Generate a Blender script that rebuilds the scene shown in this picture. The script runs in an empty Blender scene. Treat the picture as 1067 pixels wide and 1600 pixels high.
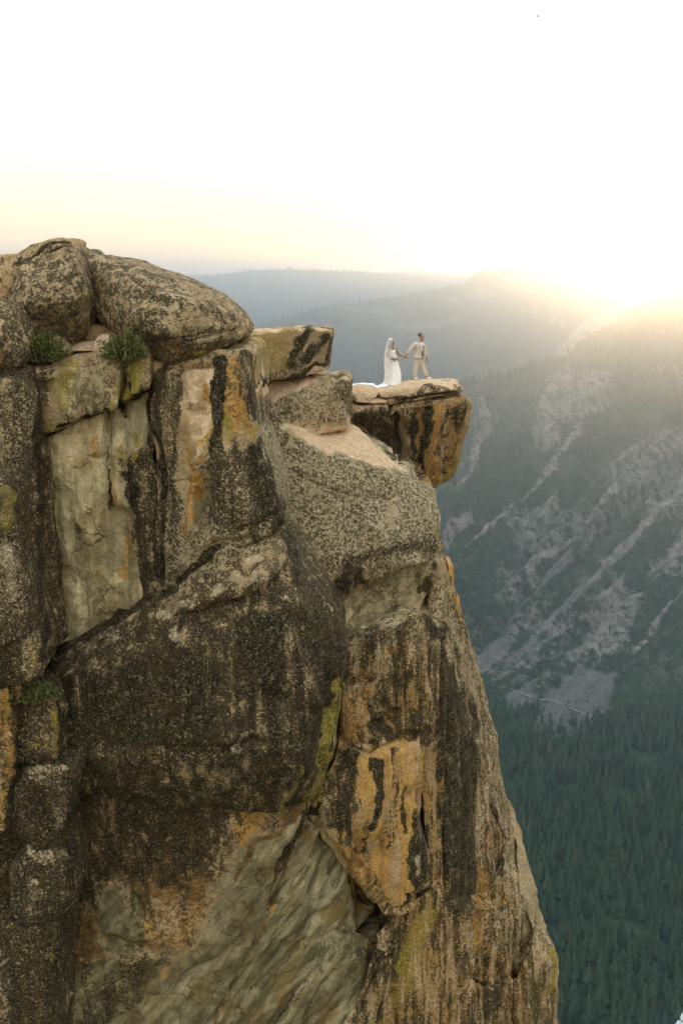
import bpy, bmesh, math, random
import numpy as np
from mathutils import Vector
from mathutils.bvhtree import BVHTree

random.seed(7)
RNG = np.random.default_rng(11)
SC = bpy.context.scene
COL = SC.collection

# ------------------------------------------------------------------ camera, sky, sun, exposure
F = 1556.0                       # focal length in photo pixels (35 mm on a 36 mm tall frame)
U0, V0 = 533.5, 800.0
PITCH = math.radians(13.03)
CP, SP = math.cos(PITCH), math.sin(PITCH)

cam_data = bpy.data.cameras.new('camera')
cam = bpy.data.objects.new('camera', cam_data)
COL.objects.link(cam)
cam_data.sensor_fit = 'VERTICAL'
cam_data.sensor_height = 36.0
cam_data.sensor_width = 24.0
cam_data.lens = 36.0 * F / 1600.0
cam_data.clip_start = 0.1
cam_data.clip_end = 60000.0
cam.rotation_euler = (math.radians(90) - PITCH, 0, 0)
SC.camera = cam

SUN_EL = math.radians(2.3)
SUN_AZ = math.radians(19.8)      # right of +Y
world = bpy.data.worlds.new('World')
SC.world = world
world.use_nodes = True
wn, wl = world.node_tree.nodes, world.node_tree.links
wn.clear()
w_out = wn.new('ShaderNodeOutputWorld')
w_bg = wn.new('ShaderNodeBackground')
w_sky = wn.new('ShaderNodeTexSky')
w_sky.sky_type = 'NISHITA'
w_sky.sun_disc = False
w_sky.sun_elevation = SUN_EL
w_sky.sun_rotation = SUN_AZ
w_sky.altitude = 2200
w_sky.air_density = 1.0
w_sky.dust_density = 3.0
w_sky.ozone_density = 0.6
# the sky's contrast is flattened (as the photograph's development did), then brightened upwards from the horizon
w_gam = wn.new('ShaderNodeGamma')
w_gam.inputs[1].default_value = 0.28
wl.new(w_sky.outputs[0], w_gam.inputs[0])
w_tc = wn.new('ShaderNodeTexCoord')
w_sep = wn.new('ShaderNodeSeparateXYZ')
wl.new(w_tc.outputs['Generated'], w_sep.inputs[0])
w_ramp = wn.new('ShaderNodeValToRGB')
w_el = w_ramp.color_ramp.elements
w_el[0].position = 0.0
w_el[0].color = (6.60, 4.55, 2.64, 1)
w_el[1].position = 0.36
w_el[1].color = (5.64, 5.48, 5.23, 1)
for w_p, w_c in ((0.05, (5.21, 4.20, 3.19, 1)), (0.15, (4.99, 4.67, 4.25, 1)), (0.999, (11.40, 11.09, 10.45, 1))):
    w_e = w_el.new(w_p)
    w_e.color = w_c
wl.new(w_sep.outputs[2], w_ramp.inputs[0])
w_tint = wn.new('ShaderNodeMix')
w_tint.data_type = 'RGBA'
w_tint.blend_type = 'MULTIPLY'
w_tint.inputs[0].default_value = 1.0
wl.new(w_gam.outputs[0], w_tint.inputs[6])
wl.new(w_ramp.outputs[0], w_tint.inputs[7])
wl.new(w_tint.outputs[2], w_bg.inputs[0])
w_bg.inputs[1].default_value = 0.15
wl.new(w_bg.outputs[0], w_out.inputs[0])

sun_data = bpy.data.lights.new('sun', 'SUN')
sun_data.energy = 2.0
sun_data.angle = math.radians(0.53)
sun_data.color = (1.0, 0.56, 0.25)
sun = bpy.data.objects.new('sun', sun_data)
COL.objects.link(sun)
SUN_DIR = Vector((math.sin(SUN_AZ) * math.cos(SUN_EL), math.cos(SUN_AZ) * math.cos(SUN_EL), math.sin(SUN_EL)))
sun.rotation_euler = (-SUN_DIR).to_track_quat('-Z', 'Y').to_euler()

SC.view_settings.view_transform = 'Standard'
SC.view_settings.look = 'None'
SC.view_settings.gamma = 1.0
SC.view_settings.use_curve_mapping = False
SC.view_settings.exposure = 0.48
SC.render.engine = 'CYCLES'
SC.cycles.use_denoising = True
SC.cycles.max_bounces = 5
SC.cycles.volume_bounces = 1
SC.cycles.transparent_max_bounces = 12

HAZE_DENSITY = 1.9e-4
HAZE_G = 0.87
HAZE_COLOR = (0.63, 0.79, 1.0)


# ------------------------------------------------------------------ helpers: places
def at(u, v, d):
    """World point seen at photo pixel (u, v), d metres out along the ground."""
    a, b = (u - U0) / F, (V0 - v) / F
    k = d / (CP + SP * b)
    return (a * k, d, (-SP + CP * b) * k)


def pix(P):
    """Photo pixel of world points (N,3)."""
    x, y, z = P[:, 0], P[:, 1], P[:, 2]
    dep = np.maximum(y * CP - z * SP, 0.01)
    up = y * SP + z * CP
    return U0 + F * x / dep, V0 - F * up / dep


# ------------------------------------------------------------------ helpers: noise
_G = RNG.normal(size=(1024, 3))
_G /= np.linalg.norm(_G, axis=1)[:, None]
_R3 = RNG.random(size=(4096, 4))


def _hash(i, j, k, seed):
    h = (i.astype(np.int64) * 73856093) ^ (j.astype(np.int64) * 19349663) ^ (k.astype(np.int64) * 83492791) ^ (seed * 2654435)
    h = (h ^ (h >> 13)) * 1274126177
    return (h ^ (h >> 16)) & 0x7fffffff


def perlin(P, s=1.0, seed=0):
    Q = P * s
    I = np.floor(Q)
    f = Q - I
    w = f * f * f * (f * (f * 6 - 15) + 10)
    I = I.astype(np.int64)
    out = np.zeros(len(P))
    for dx in (0, 1):
        wx = w[:, 0] if dx else 1 - w[:, 0]
        for dy in (0, 1):
            wy = w[:, 1] if dy else 1 - w[:, 1]
            for dz in (0, 1):
                wz = w[:, 2] if dz else 1 - w[:, 2]
                g = _G[_hash(I[:, 0] + dx, I[:, 1] + dy, I[:, 2] + dz, seed) % 1024]
                dot = g[:, 0] * (f[:, 0] - dx) + g[:, 1] * (f[:, 1] - dy) + g[:, 2] * (f[:, 2] - dz)
                out += wx * wy * wz * dot
    return out * 1.5


def fbm(P, s, octs=3, seed=0, gain=0.5):
    o = np.zeros(len(P)); a = 1.0
    for k in range(octs):
        o += a * perlin(P, s, seed + k * 17)
        s *= 2.03; a *= gain
    return o


def facets(P, s, seed=0):
    """Broken-rock relief: shallow tilted scoops that meet in sharp ridges."""
    Q = P * s
    I = np.floor(Q).astype(np.int64)
    val = np.full(len(P), 1e9)
    for dx in (-1, 0, 1):
        for dy in (-1, 0, 1):
            for dz in (-1, 0, 1):
                c = I + np.array((dx, dy, dz))
                h = _hash(c[:, 0], c[:, 1], c[:, 2], seed)
                r = _R3[h % 4096]
                d = Q - (c + r[:, :3])
                g = _G[(h // 7) % 1024]
                val = np.minimum(val, .8 * np.einsum('ij,ij->i', d, d) + .45 * r[:, 3] + .55 * np.einsum('ij,ij->i', d, g))
    return val - 0.22


def smooth(a, b, x):
    t = np.clip((x - a) / (b - a), 0, 1)
    return t * t * (3 - 2 * t)


# ------------------------------------------------------------------ helpers: strokes and patches over the rock
def seg_dist(u, v, pts):
    if len(pts) == 1:
        return np.hypot(u - pts[0][0], v - pts[0][1])
    best = np.full(len(u), 1e9)
    for (x0, y0), (x1, y1) in zip(pts[:-1], pts[1:]):
        dx, dy = x1 - x0, y1 - y0
        L = dx * dx + dy * dy + 1e-9
        t = np.clip(((u - x0) * dx + (v - y0) * dy) / L, 0, 1)
        best = np.minimum(best, np.hypot(u - x0 - t * dx, v - y0 - t * dy))
    return best


def poly_sdf(u, v, pts):
    d = seg_dist(u, v, list(pts) + [pts[0]])
    inside = np.zeros(len(u), bool)
    n = len(pts)
    for i in range(n):
        x0, y0 = pts[i]; x1, y1 = pts[(i + 1) % n]
        c = ((y0 > v) != (y1 > v)) & (u < (x1 - x0) * (v - y0) / (y1 - y0 + 1e-12) + x0)
        inside ^= c
    return np.where(inside, -d, d)


def apply_marks(marks, u, v, M, var=None):
    """marks: (class, value, width, points, 's'|'p'); M: dict class -> array."""
    for cls, val, w, pts, kind in marks:
        us = [p[0] for p in pts]; vs = [p[1] for p in pts]
        m = 2.0 * w + 2
        sel = np.nonzero((u > min(us) - m) & (u < max(us) + m) & (v > min(vs) - m) & (v < max(vs) + m))[0]
        if not len(sel):
            continue
        if kind == 's':
            al = 1 - smooth(0.45 * w, 1.5 * w, seg_dist(u[sel], v[sel], pts))
        else:
            al = 1 - smooth(-w, w, poly_sdf(u[sel], v[sel], pts))
        if var is not None:
            al = np.clip(al * (1 + var[sel]), 0, 1)
        M[cls][sel] = M[cls][sel] * (1 - al) + val * al


# ------------------------------------------------------------------ helpers: meshes
def mesh_from(name, V, Fc, mat=None, smooth_shade=True):
    me = bpy.data.meshes.new(name)
    V = np.asarray(V, np.float32)
    me.vertices.add(len(V))
    me.vertices.foreach_set('co', V.ravel())
    if isinstance(Fc, np.ndarray):
        n, k = Fc.shape
        me.loops.add(n * k)
        me.loops.foreach_set('vertex_index', Fc.astype(np.int32).ravel())
        me.polygons.add(n)
        me.polygons.foreach_set('loop_start', np.arange(0, n * k, k, dtype=np.int32))
        me.polygons.foreach_set('loop_total', np.full(n, k, np.int32))
    else:
        tot = [len(f) for f in Fc]
        me.loops.add(sum(tot))
        me.loops.foreach_set('vertex_index', [i for f in Fc for i in f])
        me.polygons.add(len(Fc))
        st = np.concatenate(([0], np.cumsum(tot)[:-1])).astype(np.int32)
        me.polygons.foreach_set('loop_start', st)
        me.polygons.foreach_set('loop_total', np.array(tot, np.int32))
    me.polygons.foreach_set('use_smooth', [smooth_shade] * len(me.polygons))
    me.update(calc_edges=True)
    if mat:
        me.materials.append(mat)
    return me


def add_attr(me, name, arr4):
    a = me.attributes.new(name, 'FLOAT_COLOR', 'POINT')
    a.data.foreach_set('color', np.asarray(arr4, np.float32).ravel())


def link(name, me, parent=None, loc=None):
    o = bpy.data.objects.new(name, me)
    COL.objects.link(o)
    if parent:
        o.parent = parent
    if loc is not None:
        o.location = loc
    return o


def tag(o, label=None, cat=None, group=None, kind=None):
    if label: o['label'] = label
    if cat: o['category'] = cat
    if group: o['group'] = group
    if kind: o['kind'] = kind
    return o


def evaluated(me, setup):
    """Run modifiers on a mesh and hand back plain vertex / face lists."""
    o = bpy.data.objects.new('work', me)
    COL.objects.link(o)
    setup(o)
    dg = bpy.context.evaluated_depsgraph_get()
    dg.update()
    ev = o.evaluated_get(dg)
    m = ev.to_mesh()
    n = len(m.vertices)
    V = np.empty(n * 3, np.float32); m.vertices.foreach_get('co', V)
    if True:
        k = np.empty(len(m.polygons), np.int32); m.polygons.foreach_get('loop_total', k)
        li = np.empty(len(m.loops), np.int32); m.loops.foreach_get('vertex_index', li)
        faces = li.reshape(-1, 4) if (k == 4).all() else [tuple(p.vertices) for p in m.polygons]
    ev.to_mesh_clear()
    bpy.data.objects.remove(o)
    bpy.data.meshes.remove(me)
    return V.reshape(-1, 3).astype(np.float64), faces


# ------------------------------------------------------------------ materials
def new_mat(name, rough=0.9, spec=0.25):
    m = bpy.data.materials.new(name)
    m.use_nodes = True
    nt = m.node_tree
    b = nt.nodes['Principled BSDF']
    b.inputs['Roughness'].default_value = rough
    b.inputs['Specular IOR Level'].default_value = spec
    return m, nt, b


class NB:
    """Small node-building shorthand."""
    def __init__(self, nt):
        self.nt = nt

    def n(self, t):
        return self.nt.nodes.new(t)

    def put(self, sock, val):
        if hasattr(val, 'links'):
            self.nt.links.new(val, sock)
        else:
            if sock.type == 'RGBA' and len(val) == 3:
                val = (*val, 1)
            sock.default_value = val

    def pos(self, scale=(1, 1, 1)):
        g = self.n('ShaderNodeNewGeometry').outputs['Position']
        if scale == (1, 1, 1):
            return g
        m = self.n('ShaderNodeVectorMath'); m.operation = 'MULTIPLY'
        self.put(m.inputs[0], g); m.inputs[1].default_value = scale
        return m.outputs[0]

    def noise(self, vec, scale, detail=3, rough=0.55, dist=0.0):
        x = self.n('ShaderNodeTexNoise')
        self.put(x.inputs['Vector'], vec)
        x.inputs['Scale'].default_value = scale
        x.inputs['Detail'].default_value = detail
        x.inputs['Roughness'].default_value = rough
        x.inputs['Distortion'].default_value = dist
        return x.outputs[0]

    def voronoi(self, vec, scale, out='Distance'):
        x = self.n('ShaderNodeTexVoronoi')
        self.put(x.inputs['Vector'], vec)
        x.inputs['Scale'].default_value = scale
        return x.outputs[out]

    def math(self, op, a, b=0.0, c=None):
        x = self.n('ShaderNodeMath'); x.operation = op
        self.put(x.inputs[0], a); self.put(x.inputs[1], b)
        if c is not None: self.put(x.inputs[2], c)
        return x.outputs[0]

    def ramp(self, x, lo, hi, a=0.0, b=1.0):
        r = self.n('ShaderNodeMapRange'); r.interpolation_type = 'SMOOTHSTEP'
        self.put(r.inputs[0], x)
        r.inputs[1].default_value = lo; r.inputs[2].default_value = hi
        r.inputs[3].default_value = a; r.inputs[4].default_value = b
        return r.outputs[0]

    def mix(self, fac, a, b, mode='MIX'):
        x = self.n('ShaderNodeMix'); x.data_type = 'RGBA'; x.blend_type = mode
        self.put(x.inputs[0], fac); self.put(x.inputs[6], a); self.put(x.inputs[7], b)
        return x.outputs[2]

    def attr(self, name):
        a = self.n('ShaderNodeAttribute'); a.attribute_name = name
        s = self.n('ShaderNodeSeparateColor')
        self.nt.links.new(a.outputs['Color'], s.inputs[0])
        return s.outputs[0], s.outputs[1], s.outputs[2], a.outputs['Alpha']

    def bump(self, h, strength, dist, normal=None):
        b = self.n('ShaderNodeBump')
        b.inputs['Strength'].default_value = strength
        b.inputs['Distance'].default_value = dist
        self.put(b.inputs['Height'], h)
        if normal is not None: self.put(b.inputs['Normal'], normal)
        return b.outputs[0]


def rock_material():
    m, nt, bs = new_mat('granite', 0.88, 0.2)
    k = NB(nt)
    p = k.pos()
    ps = k.pos((1, 1, 0.085))                       # stretched downwards: run-off streaks
    n_big = k.noise(p, 0.9, 4)
    n_mid = k.noise(p, 4.2, 5, 0.6)
    n_fine = k.noise(p, 11.0, 4, 0.65)
    n_grain = k.noise(p, 27.0, 2, 0.6)
    n_str = k.noise(ps, 3.4, 6, 0.62, 0.25)
    spots = k.voronoi(p, 7.5)
    D, O, Fm, Y = k.attr('stain_a')
    Pm, T, R, X = k.attr('stain_b')

    Z, _z1, _z2, _z3 = k.attr('stain_c')

    def mask(m_, nz, amp, soft=0.13):
        s = k.math('ADD', m_, k.math('MULTIPLY', k.math('SUBTRACT', nz, 0.5), amp))
        return k.ramp(s, 0.5 - soft, 0.5 + soft)

    edge = k.math('ADD', k.math('MULTIPLY', n_mid, 0.45), k.math('MULTIPLY', n_fine, 0.55))
    n_run = k.math('ADD', k.math('MULTIPLY', n_str, Z), k.math('MULTIPLY', n_mid, k.math('SUBTRACT', 1.0, Z)))
    edge_s = k.math('ADD', k.math('MULTIPLY', n_run, 0.72), k.math('MULTIPLY', n_fine, 0.28))
    # bare granite: grey-tan with salt and pepper
    c = k.mix(k.ramp(n_big, 0.35, 0.65), (0.36, 0.283, 0.197), (0.50, 0.42, 0.318))
    c = k.mix(_z1, c, k.mix(k.ramp(n_mid, 0.35, 0.65), (0.33, 0.305, 0.25), (0.50, 0.47, 0.40)))
    c = k.mix(k.ramp(n_grain, 0.52, 0.66, 0, 0.6), c, (0.12, 0.105, 0.08))
    c = k.mix(k.ramp(n_fine, 0.56, 0.72, 0, 0.5), c, (0.13, 0.115, 0.08))
    # freshly broken faces: smooth, grey-green
    cf = k.mix(k.ramp(n_str, 0.36, 0.62), (0.30, 0.29, 0.215), (0.64, 0.60, 0.50))
    cf = k.mix(k.ramp(n_big, 0.42, 0.62, 0, 0.55), cf, (0.29, 0.24, 0.145))
    cf = k.mix(k.ramp(n_fine, 0.55, 0.7, 0, 0.55), cf, (0.16, 0.15, 0.10))
    # ... lower ones olive, their shade painted in as darker colour, drawn out along their slant
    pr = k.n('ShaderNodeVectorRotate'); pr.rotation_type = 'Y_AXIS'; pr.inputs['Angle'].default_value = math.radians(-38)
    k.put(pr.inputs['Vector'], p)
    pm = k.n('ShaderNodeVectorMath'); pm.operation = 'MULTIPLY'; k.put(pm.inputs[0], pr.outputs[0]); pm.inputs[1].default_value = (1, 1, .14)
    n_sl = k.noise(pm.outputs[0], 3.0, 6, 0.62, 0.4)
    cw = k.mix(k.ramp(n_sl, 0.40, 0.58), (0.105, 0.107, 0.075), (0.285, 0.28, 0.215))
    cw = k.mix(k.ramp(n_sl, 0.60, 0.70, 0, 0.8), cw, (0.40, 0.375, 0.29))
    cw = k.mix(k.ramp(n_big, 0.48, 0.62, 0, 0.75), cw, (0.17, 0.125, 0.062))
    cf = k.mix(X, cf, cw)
    crack = k.n('ShaderNodeTexVoronoi'); crack.feature = 'DISTANCE_TO_EDGE'; crack.inputs['Scale'].default_value = .75
    wv = k.n('ShaderNodeVectorMath'); wv.operation = 'ADD'
    wn_ = k.n('ShaderNodeTexNoise'); wn_.inputs['Scale'].default_value = 1.3; wn_.inputs['Detail'].default_value = 4; k.put(wn_.inputs['Vector'], p)
    k.put(wv.inputs[0], k.mix(X, p, pm.outputs[0])); k.put(wv.inputs[1], wn_.outputs['Color'])
    k.put(crack.inputs['Vector'], wv.outputs[0])
    hair = k.ramp(crack.outputs['Distance'], .004, .022, 1, 0)
    cf = k.mix(k.math('MULTIPLY', hair, k.ramp(n_big, .42, .58, 0, .75)), cf, (0.06, 0.05, 0.03))
    fl = k.n('ShaderNodeTexVoronoi'); fl.inputs['Scale'].default_value = 1.9
    fw = k.n('ShaderNodeVectorMath'); fw.operation = 'MULTIPLY_ADD'
    k.put(fw.inputs[0], wn_.outputs['Color']); fw.inputs[1].default_value = (.55, .55, .55)
    k.put(fw.inputs[2], k.mix(X, k.pos((1, 1, .5)), pm.outputs[0]))
    k.put(fl.inputs['Vector'], fw.outputs[0])
    fl2 = k.n('ShaderNodeTexVoronoi'); fl2.inputs['Scale'].default_value = 5.2
    k.put(fl2.inputs['Vector'], fw.outputs[0])
    sepf = k.n('ShaderNodeSeparateColor'); k.put(sepf.inputs[0], fl.outputs['Color'])
    sepg = k.n('ShaderNodeSeparateColor'); k.put(sepg.inputs[0], fl2.outputs['Color'])
    flake = k.math('ADD', sepf.outputs[0], k.math('MULTIPLY', sepg.outputs[0], .45))
    cf = k.mix(k.ramp(flake, .2, 1.2), k.mix(1.0, cf, (.66, .66, .62), 'MULTIPLY'), k.mix(1.0, cf, (1.18, 1.17, 1.14), 'MULTIPLY'))
    c = k.mix(mask(Fm, edge, 0.8), c, cf)
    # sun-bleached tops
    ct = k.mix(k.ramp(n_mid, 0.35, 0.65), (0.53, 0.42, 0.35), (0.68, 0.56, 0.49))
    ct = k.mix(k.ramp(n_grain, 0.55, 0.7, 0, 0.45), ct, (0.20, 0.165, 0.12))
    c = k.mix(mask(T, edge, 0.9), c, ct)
    # rust brown and orange run-off
    cr = k.mix(k.ramp(n_fine, 0.35, 0.65), (0.10, 0.06, 0.026), (0.19, 0.115, 0.05))
    c = k.mix(mask(R, edge, 1.0), c, cr)
    co = k.mix(k.ramp(n_str, 0.38, 0.62), (0.34, 0.18, 0.05), (0.55, 0.37, 0.15))
    co = k.mix(k.ramp(n_fine, 0.5, 0.68, 0, 0.55), co, (0.20, 0.115, 0.04))
    co = k.mix(k.ramp(n_grain, 0.56, 0.7, 0, 0.45), co, (0.13, 0.08, 0.035))
    c = k.mix(mask(O, edge_s, 2.4, 0.2), c, co)
    # black lichen with pale flecks; also paints the shaded joints
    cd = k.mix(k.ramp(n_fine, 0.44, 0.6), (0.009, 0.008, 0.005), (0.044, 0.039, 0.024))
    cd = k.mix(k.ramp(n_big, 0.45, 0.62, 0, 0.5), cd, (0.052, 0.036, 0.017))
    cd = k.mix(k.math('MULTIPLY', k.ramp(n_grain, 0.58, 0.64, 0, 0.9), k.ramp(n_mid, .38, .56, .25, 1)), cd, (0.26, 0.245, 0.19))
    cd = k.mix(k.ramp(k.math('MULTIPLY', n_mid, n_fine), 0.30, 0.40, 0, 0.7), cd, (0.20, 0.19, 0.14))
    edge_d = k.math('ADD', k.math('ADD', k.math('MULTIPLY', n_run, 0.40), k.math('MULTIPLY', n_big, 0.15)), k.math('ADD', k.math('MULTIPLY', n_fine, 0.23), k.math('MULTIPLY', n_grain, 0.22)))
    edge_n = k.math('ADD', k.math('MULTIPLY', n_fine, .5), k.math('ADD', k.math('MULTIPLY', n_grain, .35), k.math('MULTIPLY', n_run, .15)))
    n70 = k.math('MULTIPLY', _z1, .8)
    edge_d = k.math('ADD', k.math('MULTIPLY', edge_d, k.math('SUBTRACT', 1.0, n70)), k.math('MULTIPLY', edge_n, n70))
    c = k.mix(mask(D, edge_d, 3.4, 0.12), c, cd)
    # yellow lichen
    cy = k.mix(k.ramp(n_fine, 0.38, 0.62), (0.17, 0.145, 0.035), (0.36, 0.32, 0.085))
    c = k.mix(k.math('MULTIPLY', mask(Y, edge_d, 3.2, 0.22), .85), c, cy)
    # chalky pale lichen rosettes
    cp = k.mix(k.ramp(spots, 0.1, 0.5), (0.62, 0.55, 0.47), (0.42, 0.39, 0.32))
    cp = k.mix(k.ramp(n_grain, 0.56, 0.68, 0, 0.5), cp, (0.16, 0.15, 0.12))
    c = k.mix(mask(Pm, edge_d, 3.2, 0.12), c, cp)
    c = k.mix(1.0, c, (1.18, 1.01, 0.72), 'MULTIPLY')
    k.put(bs.inputs['Base Color'], c)
    flake_h = k.math('MULTIPLY', flake, k.math('MULTIPLY_ADD', Fm, 0.9, 0.3))
    h = k.math('ADD', k.math('MULTIPLY', n_fine, 0.6), k.math('ADD', k.math('MULTIPLY', n_grain, 0.25), k.math('MULTIPLY', n_mid, 0.8)))
    rough_amt = k.math('SUBTRACT', 1.0, k.math('MULTIPLY', Fm, 0.25))
    k.put(bs.inputs['Normal'], k.bump(k.math('ADD', k.math('MULTIPLY', h, rough_amt), flake_h), 1.0, 0.12))
    return m


ROCK = rock_material()


def hill_material():
    m, nt, bs = new_mat('hillside', 0.95, 0.1)
    k = NB(nt)
    p = k.pos()
    K, S, Bu, X = k.attr('ground')
    n1 = k.noise(p, 0.006, 5, 0.6)
    n2 = k.noise(p, 0.03, 5, 0.65)
    n3 = k.noise(p, 0.11, 4, 0.65)
    n4 = k.noise(k.pos((1, 1, 0.35)), 0.035, 4, 0.65)
    green = k.mix(k.ramp(n2, 0.35, 0.65), (0.015, 0.036, 0.022), (0.042, 0.066, 0.036))
    green = k.mix(k.ramp(n3, 0.5, 0.7, 0, 0.6), green, (0.075, 0.088, 0.055))
    n5 = k.noise(p, 0.3, 3, 0.6)
    rock = k.mix(k.ramp(n4, 0.35, 0.65), (0.15, 0.13, 0.115), (0.36, 0.32, 0.285))
    rock = k.mix(k.ramp(n5, 0.5, 0.64, 0, 0.55), rock, (0.09, 0.085, 0.065))
    rock = k.mix(k.ramp(n3, 0.52, 0.66, 0, 0.6), rock, (0.12, 0.11, 0.09))
    rock = k.mix(k.ramp(n2, 0.55, 0.68, 0, 0.75), rock, (0.05, 0.06, 0.03))
    scree = k.mix(k.ramp(n5, 0.35, 0.7), (0.09, 0.085, 0.08), (0.21, 0.20, 0.19))
    scree = k.mix(k.ramp(n3, 0.55, 0.66, 0, 0.7), scree, (0.05, 0.06, 0.03))
    e = k.math('ADD', k.math('MULTIPLY', n2, 0.6), k.math('MULTIPLY', n3, 0.4))

    def mask(v, amp, soft):
        return k.ramp(k.math('ADD', v, k.math('MULTIPLY', k.math('SUBTRACT', e, 0.5), amp)), 0.5 - soft, 0.5 + soft)
    c = k.mix(mask(S, 2.6, 0.2), green, scree)
    c = k.mix(mask(K, 3.2, 0.2), c, rock)
    k.put(bs.inputs['Base Color'], c)
    h = k.math('ADD', k.math('MULTIPLY', n2, 14.0), k.math('MULTIPLY', n3, 5.0))
    k.put(bs.inputs['Normal'], k.bump(h, 0.9, 1.0))
    return m


HILL = hill_material()


def simple_mat(name, c1, c2, scale, rough=0.85, spec=0.2, bump=0.0, bdist=0.01, sheen=0.0, transm=0.0):
    m, nt, bs = new_mat(name, rough, spec)
    k = NB(nt)
    g = nt.nodes.new('ShaderNodeTexCoord').outputs['Object']
    n = k.noise(g, scale, 4, 0.6)
    k.put(bs.inputs['Base Color'], k.mix(k.ramp(n, 0.35, 0.65), c1, c2))
    if bump:
        k.put(bs.inputs['Normal'], k.bump(n, bump, bdist))
    if sheen:
        bs.inputs['Sheen Weight'].default_value = sheen
    return m


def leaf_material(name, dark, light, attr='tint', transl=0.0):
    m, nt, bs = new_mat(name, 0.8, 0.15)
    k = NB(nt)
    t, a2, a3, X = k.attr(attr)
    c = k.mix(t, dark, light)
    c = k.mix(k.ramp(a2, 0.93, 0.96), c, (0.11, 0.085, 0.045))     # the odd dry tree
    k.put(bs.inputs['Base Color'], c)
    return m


NEEDLES = leaf_material('needles', (0.006, 0.026, 0.018), (0.060, 0.098, 0.044))


# ------------------------------------------------------------------ haze
def build_haze():
    x0, x1, y0, y1, z0, z1 = -9000, 14000, -300, 17500, -1040, 245
    V = [(x0, y0, z0), (x1, y0, z0), (x1, y1, z0), (x0, y1, z0), (x0, y0, z1), (x1, y0, z1), (x1, y1, z1), (x0, y1, z1)]
    Fc = [(3, 2, 1, 0), (4, 5, 6, 7), (0, 1, 5, 4), (1, 2, 6, 5), (2, 3, 7, 6), (3, 0, 4, 7)]
    m = bpy.data.materials.new('haze')
    m.use_nodes = True
    nt = m.node_tree
    nt.nodes.clear()
    out = nt.nodes.new('ShaderNodeOutputMaterial')
    v = nt.nodes.new('ShaderNodeVolumePrincipled')
    v.inputs['Color'].default_value = (*HAZE_COLOR, 1)
    v.inputs['Density'].default_value = HAZE_DENSITY
    v.inputs['Anisotropy'].default_value = HAZE_G
    nt.links.new(v.outputs[0], out.inputs['Volume'])
    o = link('haze', mesh_from('haze', V, Fc, m, False))
    tag(o, kind='stuff')


build_haze()

# ------------------------------------------------------------------ the valley: hills, floor, forest
def S(cls, val, w, *pts): return (cls, val, w, pts, 's')
def G(cls, val, soft, *pts): return (cls, val, soft, pts, 'p')


HILL_MARKS = [
    G('K', .95, 8, (862, 556), (905, 514), (950, 488), (990, 474), (965, 505), (915, 532), (885, 552)),
    G('K', .60, 12, (850, 600), (890, 575), (900, 600), (905, 640), (890, 660), (870, 700), (845, 722), (828, 690), (835, 650)),
    G('K', .55, 12, (905, 570), (955, 590), (950, 640), (925, 645), (910, 690), (890, 660)),
    S('K', .65, 9, (752, 632), (762, 655), (745, 690), (738, 735), (722, 750)),
    S('K', .7, 5, (905, 660), (880, 700), (850, 755), (800, 800), (760, 840), (720, 870)),
    S('K', .6, 5, (870, 735), (830, 770), (790, 790)),
    G('K', .50, 20, (960, 690), (1067, 660), (1120, 700), (1120, 830), (1010, 830), (960, 790), (925, 740)),
    G('K', .47, 18, (780, 800), (900, 780), (985, 800), (960, 850), (870, 860), (800, 870)),
    G('K', .45, 14, (770, 880), (840, 870), (850, 910), (800, 940), (765, 930)),
    S('K', .8, 5, (1120, 700), (1067, 760), (1010, 825), (960, 880), (925, 912)),
    S('S', .8, 5, (935, 905), (885, 950), (830, 1000), (790, 1030)),
    S('S', .8, 6, (890, 870), (860, 905), (800, 960), (760, 1000), (735, 1035)),
    S('S', .7, 5, (880, 985), (820, 1020), (770, 1060)),
    S('K', .7, 6, (690, 850), (705, 825), (735, 800)),
    S('K', .7, 4, (820, 890), (880, 850), (930, 800), (1000, 740)),
    G('K', .60, 10, (930, 930), (965, 905), (1010, 930), (990, 980), (950, 1030), (918, 1020)),
    G('K', .58, 10, (1010, 870), (1067, 830), (1120, 850), (1090, 900), (1020, 915)),
    G('S', .75, 12, (780, 1085), (845, 1035), (835, 1110), (790, 1118)),
    G('S', .85, 12, (850, 1090), (900, 1042), (965, 1055), (945, 1120), (875, 1172), (828, 1150)),
    S('S', .75, 12, (722, 1050), (760, 1020), (800, 985)),
    S('K', .6, 4, (1090, 880), (1040, 960), (990, 1020)),
    # middle hill
    S('K', .55, 4, (530, 482), (580, 484), (650, 488)),
    S('K', .55, 5, (600, 500), (660, 508), (720, 500)),
    S('K', .55, 5, (748, 452), (762, 462)), S('K', .6, 5, (800, 428), (842, 442), (822, 456)),
    S('K', .5, 6, (700, 470), (770, 462)), S('K', .5, 5, (860, 500), (880, 510)), S('K', .45, 6, (800, 490), (840, 486)),
]


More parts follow.
